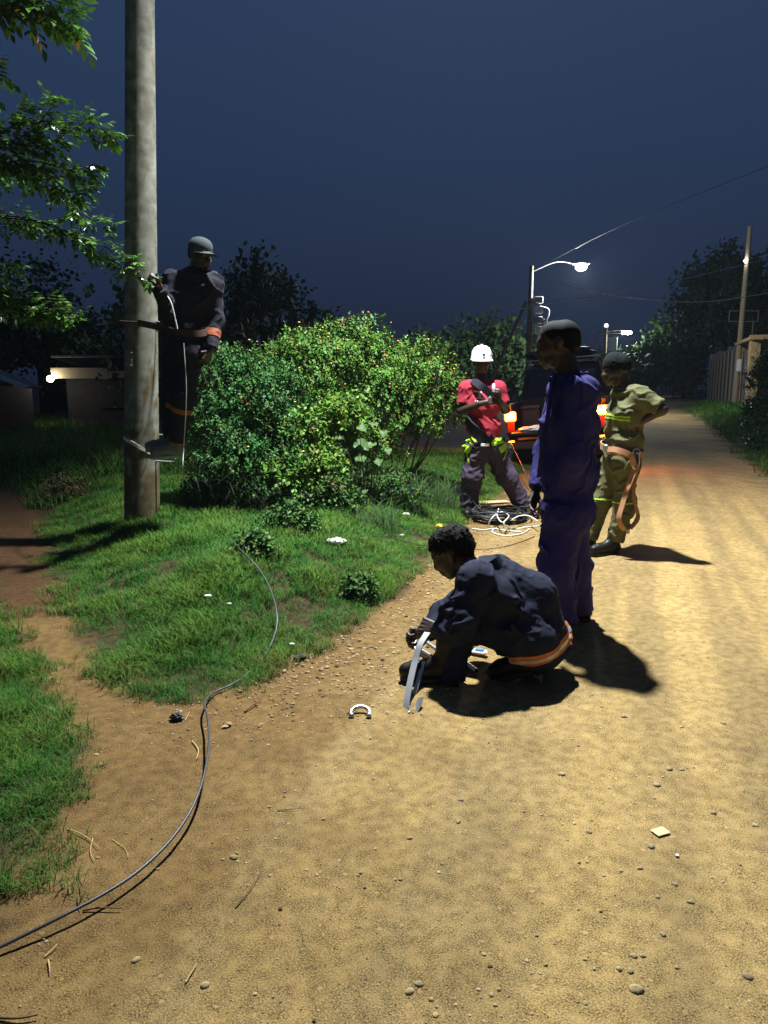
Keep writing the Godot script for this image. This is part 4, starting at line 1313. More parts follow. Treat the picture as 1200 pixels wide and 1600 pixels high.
func put_patch(owner_: MeshInstance3D, called: String, m: Material, planes: Array, ctr: Vector3, reach: float, off := 0.004, label := "") -> void:
	var got := patch(owner_.mesh, planes, off, ctr, reach)
	if got:
		var o := part(owner_, called, got, m)
		if label: o.set_meta("label", label)

var head_mesh: ArrayMesh
var hands := {}
var boot_mesh: ArrayMesh
var sole_mesh: ArrayMesh
var curls: ArrayMesh
var stubble: ArrayMesh

func hand_prims(curl: float, side: float) -> Array:
	var p := []
	var xs := [0.03, 0.01, -0.0105, -0.030]; var ln := [0.93, 1.05, 0.98, 0.78]
	p.append([Vector3(0, -0.06, 0), Vector3(0, 0.012, 0), 0.027, 0.025])
	for i in 4:
		var x: float = xs[i] * side
		p.append([Vector3(x * 0.55, 0.01, 0), Vector3(x, 0.088, 0), 0.015, 0.0115])
		var at_ := Vector3(x, 0.088, 0); var ang := 0.0
		var seg := [0.043, 0.027, 0.021]
		for s in 3:
			ang += curl * [0.75, 1.0, 0.7][s] * (1.0 + 0.12 * i)
			var to: Vector3 = at_ + Vector3(x * 0.08, cos(ang), sin(ang)) * seg[s] * ln[i]
			p.append([at_, to, 0.0096 - 0.0007 * s, 0.0089 - 0.0007 * s])
			at_ = to
	var t0 := Vector3(0.02 * side, 0.02, 0.004); var t1 := Vector3(0.046 * side, 0.05, 0.016 + 0.012 * curl); var t2 := Vector3(0.050 * side - 0.018 * side * curl, 0.082, 0.026 + 0.02 * curl)
	p.append([t0, t1, 0.016, 0.0115]); p.append([t1, t2, 0.0112, 0.0088])
	return p

func make_shared() -> void:
	var p := []
	p.append([Vector3(0, 0.042, -0.035), Vector3(0, 0.048, 0.018), 0.079, 0.073])
	p.append([Vector3(0, -0.01, 0.02), Vector3(0, -0.01, 0.035), 0.062, 0.058])
	p.append([Vector3(-0.028, -0.062, 0.035), Vector3(0.028, -0.062, 0.035), 0.035, 0.035])
	p.append([Vector3(0, -0.078, 0.062), Vector3(0, -0.07, 0.062), 0.027, 0.027])
	p.append([Vector3(0.035, -0.012, 0.06), Vector3(0.04, -0.008, 0.045), 0.026, 0.028])
	p.append([Vector3(-0.035, -0.012, 0.06), Vector3(-0.04, -0.008, 0.045), 0.026, 0.028])
	p.append([Vector3(-0.036, 0.033, 0.077), Vector3(0.036, 0.033, 0.077), 0.014, 0.014])
	p.append([Vector3(0, 0.022, 0.088), Vector3(0, -0.018, 0.104), 0.009, 0.014])
	p.append([Vector3(-0.012, -0.022, 0.094), Vector3(0.012, -0.022, 0.094), 0.011, 0.011])
	p.append([Vector3(-0.022, -0.046, 0.082), Vector3(0.022, -0.046, 0.082), 0.010, 0.010])
	p.append([Vector3(-0.018, -0.058, 0.082), Vector3(0.018, -0.058, 0.082), 0.010, 0.010])
	for s in [-1.0, 1.0]:
		p.append([Vector3(0.079 * s, 0.022, -0.012), Vector3(0.076 * s, -0.018, -0.004), 0.013, 0.009])
	p.append([Vector3(0, -0.03, -0.025), Vector3(0, -0.19, -0.045), 0.057, 0.062])
	head_mesh = sdf(p, 0.005, 0.022)
	for s in [-1.0, 1.0]:
		hands["relaxed%d" % s] = sdf(hand_prims(0.32, s), 0.0036, 0.007)
		hands["grip%d" % s] = sdf(hand_prims(1.05, s), 0.0036, 0.007)
	var c := [[Vector3(0, 0.048, -0.04), Vector3(0, 0.060, 0.012), 0.086, 0.078], [Vector3(0, 0.0, -0.055), Vector3(0, -0.02, -0.05), 0.066, 0.05], [Vector3(0, -0.015, 0.12), Vector3(0, 0.005, 0.12), 0.075, 0.075, 2], [Vector3(0.085, -0.03, 0.01), Vector3(0.085, -0.01, 0.03), 0.035, 0.035, 2], [Vector3(-0.085, -0.03, 0.01), Vector3(-0.085, -0.01, 0.03), 0.035, 0.035, 2]]
	curls = sdf(c, 0.0035, 0.02, [0.007, Vector3.ONE * 62.0, Vector3.ZERO])
	var c2 := [[Vector3(0, 0.044, -0.036), Vector3(0, 0.052, 0.012), 0.082, 0.075], [Vector3(0, -0.0, -0.05), Vector3(0, -0.02, -0.045), 0.064, 0.05], c[2], c[3], c[4]]
	stubble = sdf(c2, 0.004, 0.02)
	var b := [[Vector3(0, 0.05, -0.075), Vector3(0, 0.055, -0.05), 0.042, 0.045], [Vector3(0, 0.055, -0.03), Vector3(0, 0.046, 0.09), 0.046, 0.043], [Vector3(-0.006, 0.044, 0.10), Vector3(0.004, 0.042, 0.135), 0.042, 0.038], [Vector3(0, 0.08, -0.05), Vector3(0, 0.21, -0.06), 0.052, 0.056, 1], [Vector3(0, 0.095, -0.02), Vector3(0, 0.06, 0.06), 0.035, 0.025], [Vector3(0, -0.085, -0.3), Vector3(0, -0.085, 0.3), 0.10, 0.10, 2]]
	boot_mesh = sdf(b, 0.006, 0.025)
	var v := PackedVector3Array(); var ix := PackedInt32Array()
	var ring := []
	for i in 28:
		var a := TAU * i / 28.0
		var z := cos(a) * 0.137 + 0.03
		ring.append(Vector3(sin(a) * (0.036 + 0.012 * smoothstep(-0.05, 0.1, z)), 0, z))
	var st := SurfaceTool.new()
	st.begin(Mesh.PRIMITIVE_TRIANGLES)
	for i in 28:
		var q0: Vector3 = ring[i]; var q1: Vector3 = ring[(i + 1) % 28]
		var up := Vector3(0, 0.024, 0)
		quad(st, q0, q0 + up, q1 + up, q1)
		for t in [Vector3(0, 0.024, 0.03), q1 + up, q0 + up, Vector3(0, 0, 0.03), q0, q1]: st.add_vertex(t)
	st.generate_normals()
	sole_mesh = st.commit()

# J holds the joints in world space: head, neck, chest, waist, hip and, for a and b, sh, el, wr, hp, kn, an
func J(u: float, v: float, d: float) -> Vector3:
	return at(u, v, d)

func chain(p: Array, pts: Array, radii: Array, flat_end := false) -> void:
	for i in pts.size() - 1:
		var q := [pts[i], pts[i + 1], radii[i], radii[i + 1]]
		if flat_end and i == pts.size() - 2: q.append(1)
		p.append(q)

func torso(p: Array, j: Dictionary, g: float) -> void:
	var s: Vector3 = (j.shb - j.sha).normalized()
	var hs: Vector3 = (j.hpb - j.hpa).normalized()
	p.append([j.sha, j.shb, 0.068 + g, 0.068 + g])
	p.append([j.neck + (j.chest - j.neck) * 0.15, j.chest, 0.07 + g, 0.10 + g])
	p.append([j.chest - s * 0.085, j.chest + s * 0.085, 0.105 + g, 0.105 + g])
	p.append([j.chest, j.waist, 0.11 + g, 0.105 + g])
	p.append([j.waist - hs * 0.07, j.waist + hs * 0.07, 0.098 + g, 0.098 + g])
	p.append([j.waist, j.hip, 0.10 + g, 0.11 + g])
	p.append([j.hpa, j.hpb, 0.105 + g, 0.105 + g])

func make_body(root: Node3D, j: Dictionary, face: Vector3, up: Vector3, grips: Array, palms: Array, head_scale := 1.0) -> MeshInstance3D:
	var o := root.position
	var p := []
	torso(p, j, -0.012)
	chain(p, [j.sha, j.ela, j.wra], [0.05, 0.041, 0.029]); chain(p, [j.shb, j.elb, j.wrb], [0.05, 0.041, 0.029])
	chain(p, [j.hpa, j.kna, j.ana], [0.078, 0.056, 0.038]); chain(p, [j.hpb, j.knb, j.anb], [0.078, 0.056, 0.038])
	var hb := facing(up, face) * Basis.from_scale(Vector3.ONE * head_scale)
	p.append([j.neck, j.head + hb * Vector3(0, -0.08, -0.03), 0.06, 0.056])
	var st := SurfaceTool.new()
	st.begin(Mesh.PRIMITIVE_TRIANGLES)
	st.append_from(sdf(p, 0.016, 0.04), 0, Transform3D(Basis.IDENTITY, -o))
	st.append_from(head_mesh, 0, Transform3D(hb, j.head - o))
	for h in 2:
		var w: Vector3 = j.wra if h == 0 else j.wrb
		var e: Vector3 = j.ela if h == 0 else j.elb
		var key := "%s%d" % [grips[h][0], grips[h][1]]
		var dir: Vector3 = grips[h][2] if grips[h].size() > 2 else w - e
		st.append_from(hands[key], 0, Transform3D(facing(dir, palms[h]), w + dir.normalized() * 0.012 - o))
	var body := part(root, "body", st.commit(), M.skin)
	for s in [-1.0, 1.0]:
		part(body, "eye", ball(0.0125, 6), M.get("eye") if M.has("eye") else mat("eye", lin(0.35, 0.33, 0.3), 0.2), j.head - o + hb * Vector3(0.031 * s, 0.012, 0.076), hb)
	return body

func garment(root: Node3D, called: String, prims: Array, m: Material, cell := 0.012, k := 0.05, fold := [0.012, Vector3(3.5, 6, 3.5), Vector3.ZERO]) -> MeshInstance3D:
	var o := root.position
	var q := []
	for p in prims:
		var c: Array = p.duplicate()
		c[0] -= o; c[1] -= o
		q.append(c)
	return part(root, called, sdf(q, cell, k, fold), m)

func boots(root: Node3D, ankle: Vector3, toe: Vector3, m: Material, sole: Material, up := Vector3.UP, called := "boot") -> void:
	var b := facing(up, toe)
	var o := part(root, called, boot_mesh, m, ankle - root.position + b * Vector3(0, 0, 0.055), b)
	part(o, "sole", sole_mesh, sole, Vector3(0, -0.008, 0))

func coverall(j: Dictionary, g: float, legr: Array, armr: Array) -> Array:
	var p := []
	torso(p, j, g)
	chain(p, [j.sha, j.ela, j.wra], armr, true); chain(p, [j.shb, j.elb, j.wrb], armr, true)
	chain(p, [j.hpa, j.kna, j.ana], legr, true); chain(p, [j.hpb, j.knb, j.anb], legr, true)
	return p

func rel(root: Node3D, v: Vector3) -> Vector3:
	return v - root.position

func make_people() -> void:
	make_shared()
	stage("shared body pieces")
	make_croucher()
	stage("croucher")
	make_navy_man()
	make_red_man()
	make_green_man()
	make_lineman()

func make_croucher() -> void:
	var j := {"head": J(708, 866, 3.57), "neck": J(754, 893, 3.54), "sha": J(742, 908, 3.42), "shb": J(778, 893, 3.72), "chest": J(782, 930, 3.55), "waist": J(822, 965, 3.53), "hip": J(842, 1008, 3.50),
		"hpa": J(832, 1002, 3.42), "hpb": J(850, 998, 3.60), "ela": J(717, 982, 3.33), "wra": J(688, 984, 3.50), "elb": J(694, 960, 3.74), "wrb": J(676, 988, 3.62),
		"kna": J(712, 966, 3.47), "ana": J(706, 1064, 3.41), "knb": J(748, 965, 3.74), "anb": J(838, 1044, 3.55)}
	var root := thing("person", "person in dark navy overalls with orange waist band, crouching over metal straps", "person", on(j.hip.x, -j.hip.z))
	make_body(root, j, Vector3(-0.85, -0.5, -0.25), Vector3(-0.5, 0.85, -0.1), [["grip", 1, Vector3(-0.75, 0.05, -0.5)], ["grip", -1, Vector3(-0.8, -0.15, -0.3)]], [Vector3(0.1, -0.6, -0.9), Vector3(0, -0.5, 0.9)])
	var hb := facing(Vector3(-0.5, 0.85, -0.1), Vector3(-0.85, -0.5, -0.25))
	part(root, "hair", curls, M.hair, rel(root, j.head), hb)
	var p := []
	torso(p, j, 0.022)
	p.append([J(775, 905, 3.56), J(828, 935, 3.55), 0.115, 0.135])
	p.append([J(828, 935, 3.55), J(842, 985, 3.52), 0.13, 0.135])
	chain(p, [j.sha, j.ela, j.wra], [0.085, 0.072, 0.052], true); chain(p, [j.shb, j.elb, j.wrb], [0.085, 0.07, 0.052], true)
	chain(p, [j.hpa, j.kna, j.ana], [0.105, 0.08, 0.068], true); chain(p, [j.hpb, j.knb, j.anb], [0.10, 0.075, 0.062], true)
	# drawn folds of the sleeve and the flank
	for q in [[732, 940, 700, 958, 3.32], [735, 955, 698, 972, 3.29], [742, 925, 705, 935, 3.33], [738, 968, 706, 992, 3.27], [760, 925, 820, 940, 3.375], [755, 938, 815, 955, 3.37], [790, 985, 810, 1005, 3.33], [800, 975, 822, 1000, 3.33]]:
		p.append([J(q[0], q[1], q[4]), J(q[2], q[3], q[4] - 0.01), 0.012, 0.007])
	var c := garment(root, "overalls", p, M.navy_cloth, 0.0085, 0.03, [0.016, Vector3(4.5, 6.0, 4.5), Vector3(5, 1, 2)])
	stage("croucher cloth")
	var ax := Vector3(-0.22, 1.0, 0.12)
	var ctr := rel(root, J(842, 1001, 3.5))
	var side := Vector3(-1.0, 0.0, -0.25).normalized()
	var keep := [Plane(side, side.dot(ctr) + 0.17)]
	put_patch(c, "reflective_band", M.orange_band, slab(ax, ctr, 0.031) + keep, ctr, 0.30, 0.003)
	put_patch(c, "silver_stripe", M.silver_band, slab(ax, ctr, 0.010) + keep, ctr, 0.30, 0.005)
	var sp := rel(root, J(738, 880, 3.50))
	put_patch(c, "shoulder_patch", M.orange_band, slab(Vector3(1, 0.4, 0), sp, 0.028) + slab(Vector3(0, 0.4, 1), sp, 0.04), sp, 0.09, 0.003)
	# turned-up collar
	var ring := []
	for k in 13:
		var a := lerpf(-2.5, 2.3, k / 12.0)
		ring.append(rel(root, j.neck) + Vector3(0.02, 0.01, 0) + (Vector3(0.85, 0.5, 0.1) * cos(a) + Vector3(0.12, -0.1, -0.95) * sin(a)) * 0.088)
	part(root, "collar", ribbon(ring, [Vector3(-0.55, 0.85, -0.1)], 0.075, 0.008), M.navy_cloth)
	boots(root, on(gp(700, 1078).x, 3.43, 0.012), Vector3(-1, 0, -0.1), M.boot_leather, M.boot_sole)
	boots(root, on(gp(845, 1078).x, 3.50, 0.05), Vector3(-1, -0.28, -0.1), M.boot_leather, M.boot_sole, Vector3(-0.28, 1, 0))

func make_navy_man() -> void:
	var j := {"head": J(871, 541, 4.2), "neck": J(884, 592, 4.2), "sha": J(907, 614, 4.05), "shb": J(880, 612, 4.36), "chest": J(893, 662, 4.2), "waist": J(893, 738, 4.2), "hip": J(886, 786, 4.2),
		"hpa": J(889, 800, 4.12), "hpb": J(889, 796, 4.30), "ela": J(899, 712, 4.0), "wra": J(866, 770, 4.10), "elb": J(854, 705, 4.42), "wrb": J(838, 764, 4.30),
		"kna": J(868, 892, 4.11), "ana": J(882, 972, 4.16), "knb": J(899, 886, 4.36), "anb": J(908, 956, 4.42)}
	var root := thing("person", "person in loose dark blue overalls standing with their back half turned, hand by the pocket", "person", on(j.ana.x, 4.2))
	make_body(root, j, Vector3(-0.95, -0.12, -0.25), Vector3(-0.12, 1, 0), [["relaxed", 1], ["relaxed", -1]], [Vector3(0, 0, -1), Vector3(0.6, 0, 0.6)], 1.08)
	var hb := facing(Vector3(-0.12, 1, 0), Vector3(-0.95, -0.12, -0.25)) * Basis.from_scale(Vector3.ONE * 1.08)
	part(root, "hair", stubble, M.hair, rel(root, j.head), hb)
	var p := coverall(j, 0.030, [0.116, 0.092, 0.078], [0.08, 0.07, 0.056])
	p.append([J(858, 660, 4.2), J(856, 735, 4.2), 0.05, 0.06])
	var c := garment(root, "overalls", p, M.blue_cloth, 0.0105, 0.045, [0.021, Vector3(4.5, 4.0, 4.5), Vector3(1, 9, 2)])
	# open front edge, collar and pocket flap
	var lap := [J(868, 586, 4.14), J(862, 610, 4.1), J(856, 650, 4.06), J(848, 700, 4.04), J(842, 745, 4.06)]
	var lp := []
	for q in lap: lp.append(rel(root, q))
	part(root, "lapel", ribbon(lp, [Vector3(-0.5, 0.1, 0.8)], 0.045, 0.008), M.blue_cloth)
	var ring := []
	for k in 13:
		var a := lerpf(-2.6, 2.6, k / 12.0)
		ring.append(rel(root, j.neck) + Vector3(0.012, -0.005, 0) + Vector3(cos(a) * 0.1, 0.014 * cos(a), sin(a) * 0.1))
	part(root, "collar", ribbon(ring, [Vector3(0.1, 1, 0)], 0.06, 0.01), M.blue_cloth)
	var pk := rel(root, J(872, 812, 4.05))
	put_patch(c, "thigh_pocket", M.blue_cloth, slab(Vector3(0.1, 1, 0), pk, 0.075) + slab(Vector3(1, -0.1, 0), pk, 0.06) + [Plane(Vector3(0, 0, -1), -pk.z + 0.14)], pk, 0.2, 0.012)
	put_patch(c, "pocket_flap", M.blue_cloth, slab(Vector3(0.1, 1, 0), pk + Vector3(0.005, 0.06, 0), 0.022) + slab(Vector3(1, -0.1, 0), pk, 0.066) + [Plane(Vector3(0, 0, -1), -pk.z + 0.14)], pk, 0.2, 0.02)
	var yk := rel(root, J(905, 640, 4.05))
	put_patch(c, "back_yoke", M.blue_cloth, [Plane(Vector3(0, -1, 0), -yk.y), Plane(Vector3(-1, 0, 0), -rel(root, J(897, 640, 4.1)).x)], yk, 0.32, 0.006)
	var kp := rel(root, J(862, 928, 4.1))
	put_patch(c, "knee_band", M.orange_band, slab(Vector3(0.15, 1, 0), kp, 0.016) + [Plane(Vector3(1, 0, 0), kp.x + 0.02)], kp, 0.16, 0.003)
	boots(root, on(j.ana.x - 0.01, 4.16, 0.01), Vector3(-0.9, 0, -0.2), M.boot_leather, M.boot_sole)
	boots(root, on(j.anb.x, 4.40, 0.01), Vector3(-0.85, 0, -0.3), M.boot_leather, M.boot_sole)

func make_red_man() -> void:
	var d := 8.05
	var j := {"head": J(752, 568, d), "neck": J(753, 598, d), "sha": J(729, 607, d), "shb": J(779, 607, d), "chest": J(755, 632, d), "waist": J(757, 668, d), "hip": J(758, 694, d),
		"hpa": J(746, 700, d), "hpb": J(770, 700, d), "ela": J(721, 641, d - 0.02), "wra": J(757, 629, d - 0.24), "elb": J(790, 640, d - 0.02), "wrb": J(780, 625, d - 0.26),
		"kna": J(737, 745, d - 0.03), "ana": J(733, 791, d + 0.02), "knb": J(794, 746, d - 0.02), "anb": J(818, 792, d)}
	var root := thing("person", "person in a red T-shirt and white helmet standing with feet apart by the cable coil", "person", on(j.hip.x, d))
	make_body(root, j, Vector3(0.05, -0.12, 1), Vector3(0, 1, 0.1), [["grip", 1, Vector3(0.8, 0.2, 0.3)], ["grip", -1, Vector3(-0.25, 0.8, 0.3)]], [Vector3(0, -0.2, -1), Vector3(-0.4, 0, 0.9)])
	var t := []
	torso(t, j, 0.018)
	t.append([j.waist, j.hip + Vector3(0, 0.03, 0), 0.13, 0.14])
	chain(t, [j.sha, j.sha.lerp(j.ela, 0.72)], [0.075, 0.078], true); chain(t, [j.shb, j.shb.lerp(j.elb, 0.72)], [0.075, 0.078], true)
	var shirt := garment(root, "t_shirt", t, M.red_cloth, 0.013, 0.04, [0.013, Vector3(4.5, 6, 4.5), Vector3(3, 3, 3)])
	var q := []
	q.append([j.hpa, j.hpb, 0.135, 0.135]); q.append([j.hip, j.waist + Vector3(0, -0.08, 0), 0.14, 0.135])
	chain(q, [j.hpa, j.kna, j.ana], [0.125, 0.108, 0.095], true); chain(q, [j.hpb, j.knb, j.anb], [0.125, 0.108, 0.095], true)
	var tr := garment(root, "trousers", q, M.plum_cloth, 0.013, 0.04, [0.022, Vector3(4.5, 6, 4.5), Vector3(6, 2, 1)])
	# lime pocket flaps, each with a piping below
	for a in [[738, 686, 0.05, 0.05, 0.6], [728, 702, 0.055, 0.038, 0.25], [777, 690, 0.065, 0.034, -0.3], [788, 700, 0.055, 0.034, -0.55]]:
		var c := rel(root, J(a[0], a[1], d - 0.13))
		var n := Vector3(a[4], 1, 0).normalized(); var s := Vector3(1, -a[4], 0).normalized()
		put_patch(tr, "pocket_flap", M.lime_patch, slab(n, c, a[3]) + slab(s, c, a[2]) + [Plane(Vector3(0, 0, -1), 0.06)], c, 0.24, 0.005)
	for a in [[732, 716, 0.25, 0.004], [790, 712, -0.42, 0.004]]:
		var c := rel(root, J(a[0], a[1], d - 0.13))
		put_patch(tr, "piping", M.lime_patch, slab(Vector3(1, a[2], 0), c, 0.006) + slab(Vector3(-a[2], 1, 0), c, 0.055) + [Plane(Vector3(0, 0, -1), 0.1)], c, 0.2, 0.005)
	# white print on the chest: a block capital T, part of another and a line of small text
	for a in [[747, 612, 0.040, 0.008], [750, 617, 0.014, 0.032], [751, 622, 0.028, 0.007], [772, 604, 0.014, 0.028], [775, 608, 0.03, 0.008]]:
		var c := rel(root, J(a[0], a[1], d - 0.12))
		put_patch(shirt, "print", M.print_white, slab(Vector3(1, 0, 0), c, a[2]) + slab(Vector3(0.12, 1, 0), c, a[3]) + [Plane(Vector3(0, 0, -1), 0.03)], c, 0.17, 0.004)
	for k in 7:
		var c := rel(root, J(743 + k * 3.6, 626 + k * 0.6, d - 0.12))
		put_patch(shirt, "print", M.print_white, slab(Vector3(1, 0, 0), c, 0.007) + slab(Vector3(0, 1, 0), c, 0.007) + [Plane(Vector3(0, 0, -1), 0.03)], c, 0.12, 0.004)
	# strap across the chest and the overall top let down round the waist
	var st := []
	for a in [[738, 594, -0.06], [750, 602, -0.155], [763, 613, -0.17], [774, 626, -0.165]]: st.append(rel(root, J(a[0], a[1], d + a[2])))
	part(root, "chest_strap", ribbon(st, [Vector3(0.7, 0.5, 0.2)], 0.075, 0.012), M.dark_cloth)
	var fl := []
	for a in [[728, 655, -0.06], [740, 670, -0.155], [755, 686, -0.165], [768, 692, -0.15]]: fl.append(rel(root, J(a[0], a[1], d + a[2])))
	part(root, "folded_bib", ribbon(fl, [Vector3(-0.2, 1.0, 0.1)], 0.11, 0.016), M.dark_cloth)
	part(root, "belt_buckle", block(Vector3(0.09, 0.035, 0.015), 0.008), M.white_tape, rel(root, J(758, 695, d - 0.165)))
	# helmet
	var hp: Vector3 = j.head + Vector3(0, 0.038, 0.0)
	var hb := facing(Vector3(0, 1, 0.1), Vector3(0.05, -0.12, 1))
	var helm := part(root, "helmet", lathe([Vector2(0.118, 0.0), Vector2(0.122, 0.006), Vector2(0.112, 0.016), Vector2(0.112, 0.05), Vector2(0.105, 0.085), Vector2(0.085, 0.12), Vector2(0.05, 0.143), Vector2(0.0, 0.15)], 32, Vector3(0.95, 1, 1.14)), M.helmet_shell, rel(root, hp), hb)
	part(helm, "brim", lathe([Vector2(0.06, 0.006), Vector2(0.11, 0.004), Vector2(0.118, -0.006), Vector2(0.11, -0.006), Vector2(0.06, -0.002)], 28, Vector3(0.95, 1, 0.72)), M.helmet_shell, Vector3(0, 0.002, 0.075))
	part(helm, "ridge", tube([Vector3(0, 0.04, 0.126), Vector3(0, 0.10, 0.103), Vector3(0, 0.142, 0.04), Vector3(0, 0.142, -0.04), Vector3(0, 0.09, -0.108)], 0.012, -1, 8), M.helmet_shell)
	part(helm, "emblem", ball(0.016, 6), M.emblem, Vector3(0, 0.062, 0.132), Basis.from_scale(Vector3(1, 0.8, 0.35)))
	boots(root, on(j.ana.x, d, 0.005), Vector3(-0.25, 0, 1), M.boot_leather, M.boot_sole)
	boots(root, on(j.anb.x + 0.02, d, 0.005), Vector3(0.55, 0, 1), mat("brown_boot", lin(0.05, 0.028, 0.018), 0.5), M.boot_sole)

func make_green_man() -> void:
	var d := 6.22
	var j := {"head": J(962, 581, d), "neck": J(977, 608, d), "sha": J(1001, 622, d - 0.15), "shb": J(974, 619, d + 0.17), "chest": J(981, 645, d), "waist": J(976, 688, d), "hip": J(972, 710, d),
		"hpa": J(977, 722, d - 0.07), "hpb": J(965, 720, d + 0.1), "ela": J(1034, 640, d - 0.24), "wra": J(993, 664, d - 0.16), "elb": J(962, 662, d + 0.28), "wrb": J(955, 694, d + 0.16),
		"kna": J(975, 784, d - 0.06), "ana": J(962, 846, d - 0.03), "knb": J(939, 784, d + 0.12), "anb": J(921, 842, d + 0.13)}
	var root := thing("person", "person in olive green overalls and dark beanie standing with hand on hip", "person", on(j.ana.x, d))
	make_body(root, j, Vector3(-0.98, -0.1, 0.05), Vector3(-0.1, 1, 0), [["relaxed", -1, Vector3(-0.12, -0.9, 0.1)], ["relaxed", 1]], [Vector3(0.3, 0.1, -1), Vector3(0, 0, 1)])
	var p := []
	torso(p, j, 0.03)
	p.append([J(958, 655, d), J(960, 680, d), 0.055, 0.07])
	p.append([J(966, 636, d), J(960, 660, d), 0.06, 0.06])
	chain(p, [j.sha, j.sha.lerp(j.ela, 0.92)], [0.082, 0.078], true); chain(p, [j.shb, j.elb, j.wrb], [0.078, 0.07, 0.055], true)
	chain(p, [j.hpa, j.kna, j.ana], [0.108, 0.086, 0.074], true); chain(p, [j.hpb, j.knb, j.anb], [0.108, 0.086, 0.074], true)
	var c := garment(root, "overalls", p, M.green_cloth, 0.012, 0.04, [0.022, Vector3(4.5, 6, 4.5), Vector3(2, 2, 8)])
	for a in [[966, 650, 0.07, 0.007], [966, 654.5, 0.07, 0.007]]:
		var q := rel(root, J(a[0], a[1], d - 0.13))
		put_patch(c, "reflective_stripe", M.lime_patch, slab(Vector3(0.1, 1, 0), q, a[3]) + [Plane(Vector3(0, 0, -1), 0.0), Plane(Vector3(1, 0, 0), q.x + 0.07)], q, 0.2, 0.015)
	for a in [[975, 784, -0.06], [938, 778, 0.12]]:
		var q := rel(root, J(a[0], a[1], d + a[2]))
		put_patch(c, "knee_piping", M.lime_patch, slab(Vector3(0, 1, 0), q, 0.006) + [Plane(Vector3(1, 0, 0), q.x + 0.04)], q, 0.16, 0.004)
	var pk := rel(root, J(966, 660, d - 0.13))
	put_patch(c, "chest_pocket", M.green_cloth, slab(Vector3(0.1, 1, 0), pk, 0.07) + slab(Vector3(1, -0.1, 0), pk, 0.06) + [Plane(Vector3(0, 0, -1), 0.0)], pk, 0.2, 0.012)
	var ring := []
	for k in 13:
		var a := lerpf(-2.5, 2.5, k / 12.0)
		ring.append(rel(root, j.neck) + Vector3(cos(a) * 0.09, 0.014 * cos(a) - 0.01, sin(a) * 0.09))
	part(root, "collar", ribbon(ring, [Vector3(-0.1, 1, 0)], 0.055, 0.009), M.green_cloth)
	# beanie
	var hb := facing(Vector3(-0.1, 1, 0), Vector3(-0.98, -0.1, 0.05))
	var b := [[Vector3(0, 0.062, -0.03), Vector3(0, 0.078, 0.01), 0.090, 0.083], [Vector3(0, 0.04, -0.035), Vector3(0, 0.05, 0.02), 0.088, 0.083], [Vector3(-0.3, -0.075, 0.09), Vector3(0.3, -0.075, 0.09), 0.10, 0.10, 2], [Vector3(-0.3, -0.08, -0.05), Vector3(0.3, -0.08, -0.05), 0.085, 0.085, 2], [Vector3(-0.3, -0.09, 0.02), Vector3(0.3, -0.09, 0.02), 0.10, 0.10, 2]]
	var beanie := part(root, "beanie", sdf(b, 0.005, 0.02, [0.003, Vector3(30, 30, 30), Vector3.ZERO]), M.knit, rel(root, j.head), hb)
	var cuff := []
	for k in 21:
		var a := TAU * k / 20.0
		cuff.append(Vector3(cos(a) * 0.087, 0.036 + 0.012 * sin(a), sin(a) * 0.102 - 0.01))
	part(beanie, "cuff", ribbon(cuff, [Vector3.UP], 0.035, 0.012), M.knit)
	# harness belt, buckle, hook and the looped lanyard
	var wr := []
	for k in 25:
		var a := TAU * k / 24.0
		wr.append(rel(root, j.hip) + Vector3(cos(a) * 0.165 - 0.004, 0.045 - 0.02 * cos(a) - 0.03 * sin(a), sin(a) * 0.205))
	var har := part(root, "harness_belt", ribbon(wr, [Vector3.UP], 0.052, 0.009), M.webbing)
	part(har, "buckle", block(Vector3(0.03, 0.07, 0.06), 0.008), M.steel, rel(root, J(946, 701, d - 0.08)))
	part(har, "d_ring", tube([Vector3(0, 0.03, 0), Vector3(0.03, 0, 0.01), Vector3(0, -0.03, 0), Vector3(-0.03, 0, 0.01), Vector3(0, 0.03, 0)], 0.006, -1, 6, 0.01), M.steel, rel(root, J(994, 706, d - 0.2)))
	var hook := thing("snap_hook", "steel snap hook with black grip hanging from the orange harness belt", "hook", J(993, 716, d - 0.22))
	part(hook, "hook", tube([Vector3(0, 0.045, 0), Vector3(0.025, 0.03, 0), Vector3(0.028, -0.05, 0), Vector3(0, -0.085, 0), Vector3(-0.022, -0.05, 0), Vector3(-0.01, 0.0, 0)], 0.007, -1, 8, 0.01), M.steel)
	part(hook, "grip", block(Vector3(0.045, 0.09, 0.03), 0.012), M.black_rubber, Vector3(0.002, -0.01, 0))
	var ly := thing("lanyard", "long orange webbing lanyard hanging in a loop beside the green trousers", "strap", J(988, 736, d - 0.22))
	var pts := []
	for a in [[994, 728], [982, 758], [972, 790], [967, 812], [977, 828], [990, 818], [997, 806]]: pts.append(J(a[0], a[1], d - 0.22) - ly.position)
	part(ly, "webbing", ribbon(pts, [Vector3(0.8, 0.2, 0.5), Vector3(0.5, 0, 0.85), Vector3(0.6, 0.3, 0.7), Vector3(0.3, 0.6, 0.8)], 0.048, 0.005), M.webbing)
	var pt2 := []
	for a in [[994, 728], [990, 755], [991, 780], [996, 800], [996, 812], [985, 826]]: pt2.append(J(a[0], a[1], d - 0.20) - ly.position)
	part(ly, "webbing", ribbon(pt2, [Vector3(0.6, 0, 0.8), Vector3(0.3, 0, 0.95), Vector3(0.5, 0.2, 0.8)], 0.042, 0.005), M.webbing)
	var pt3 := []
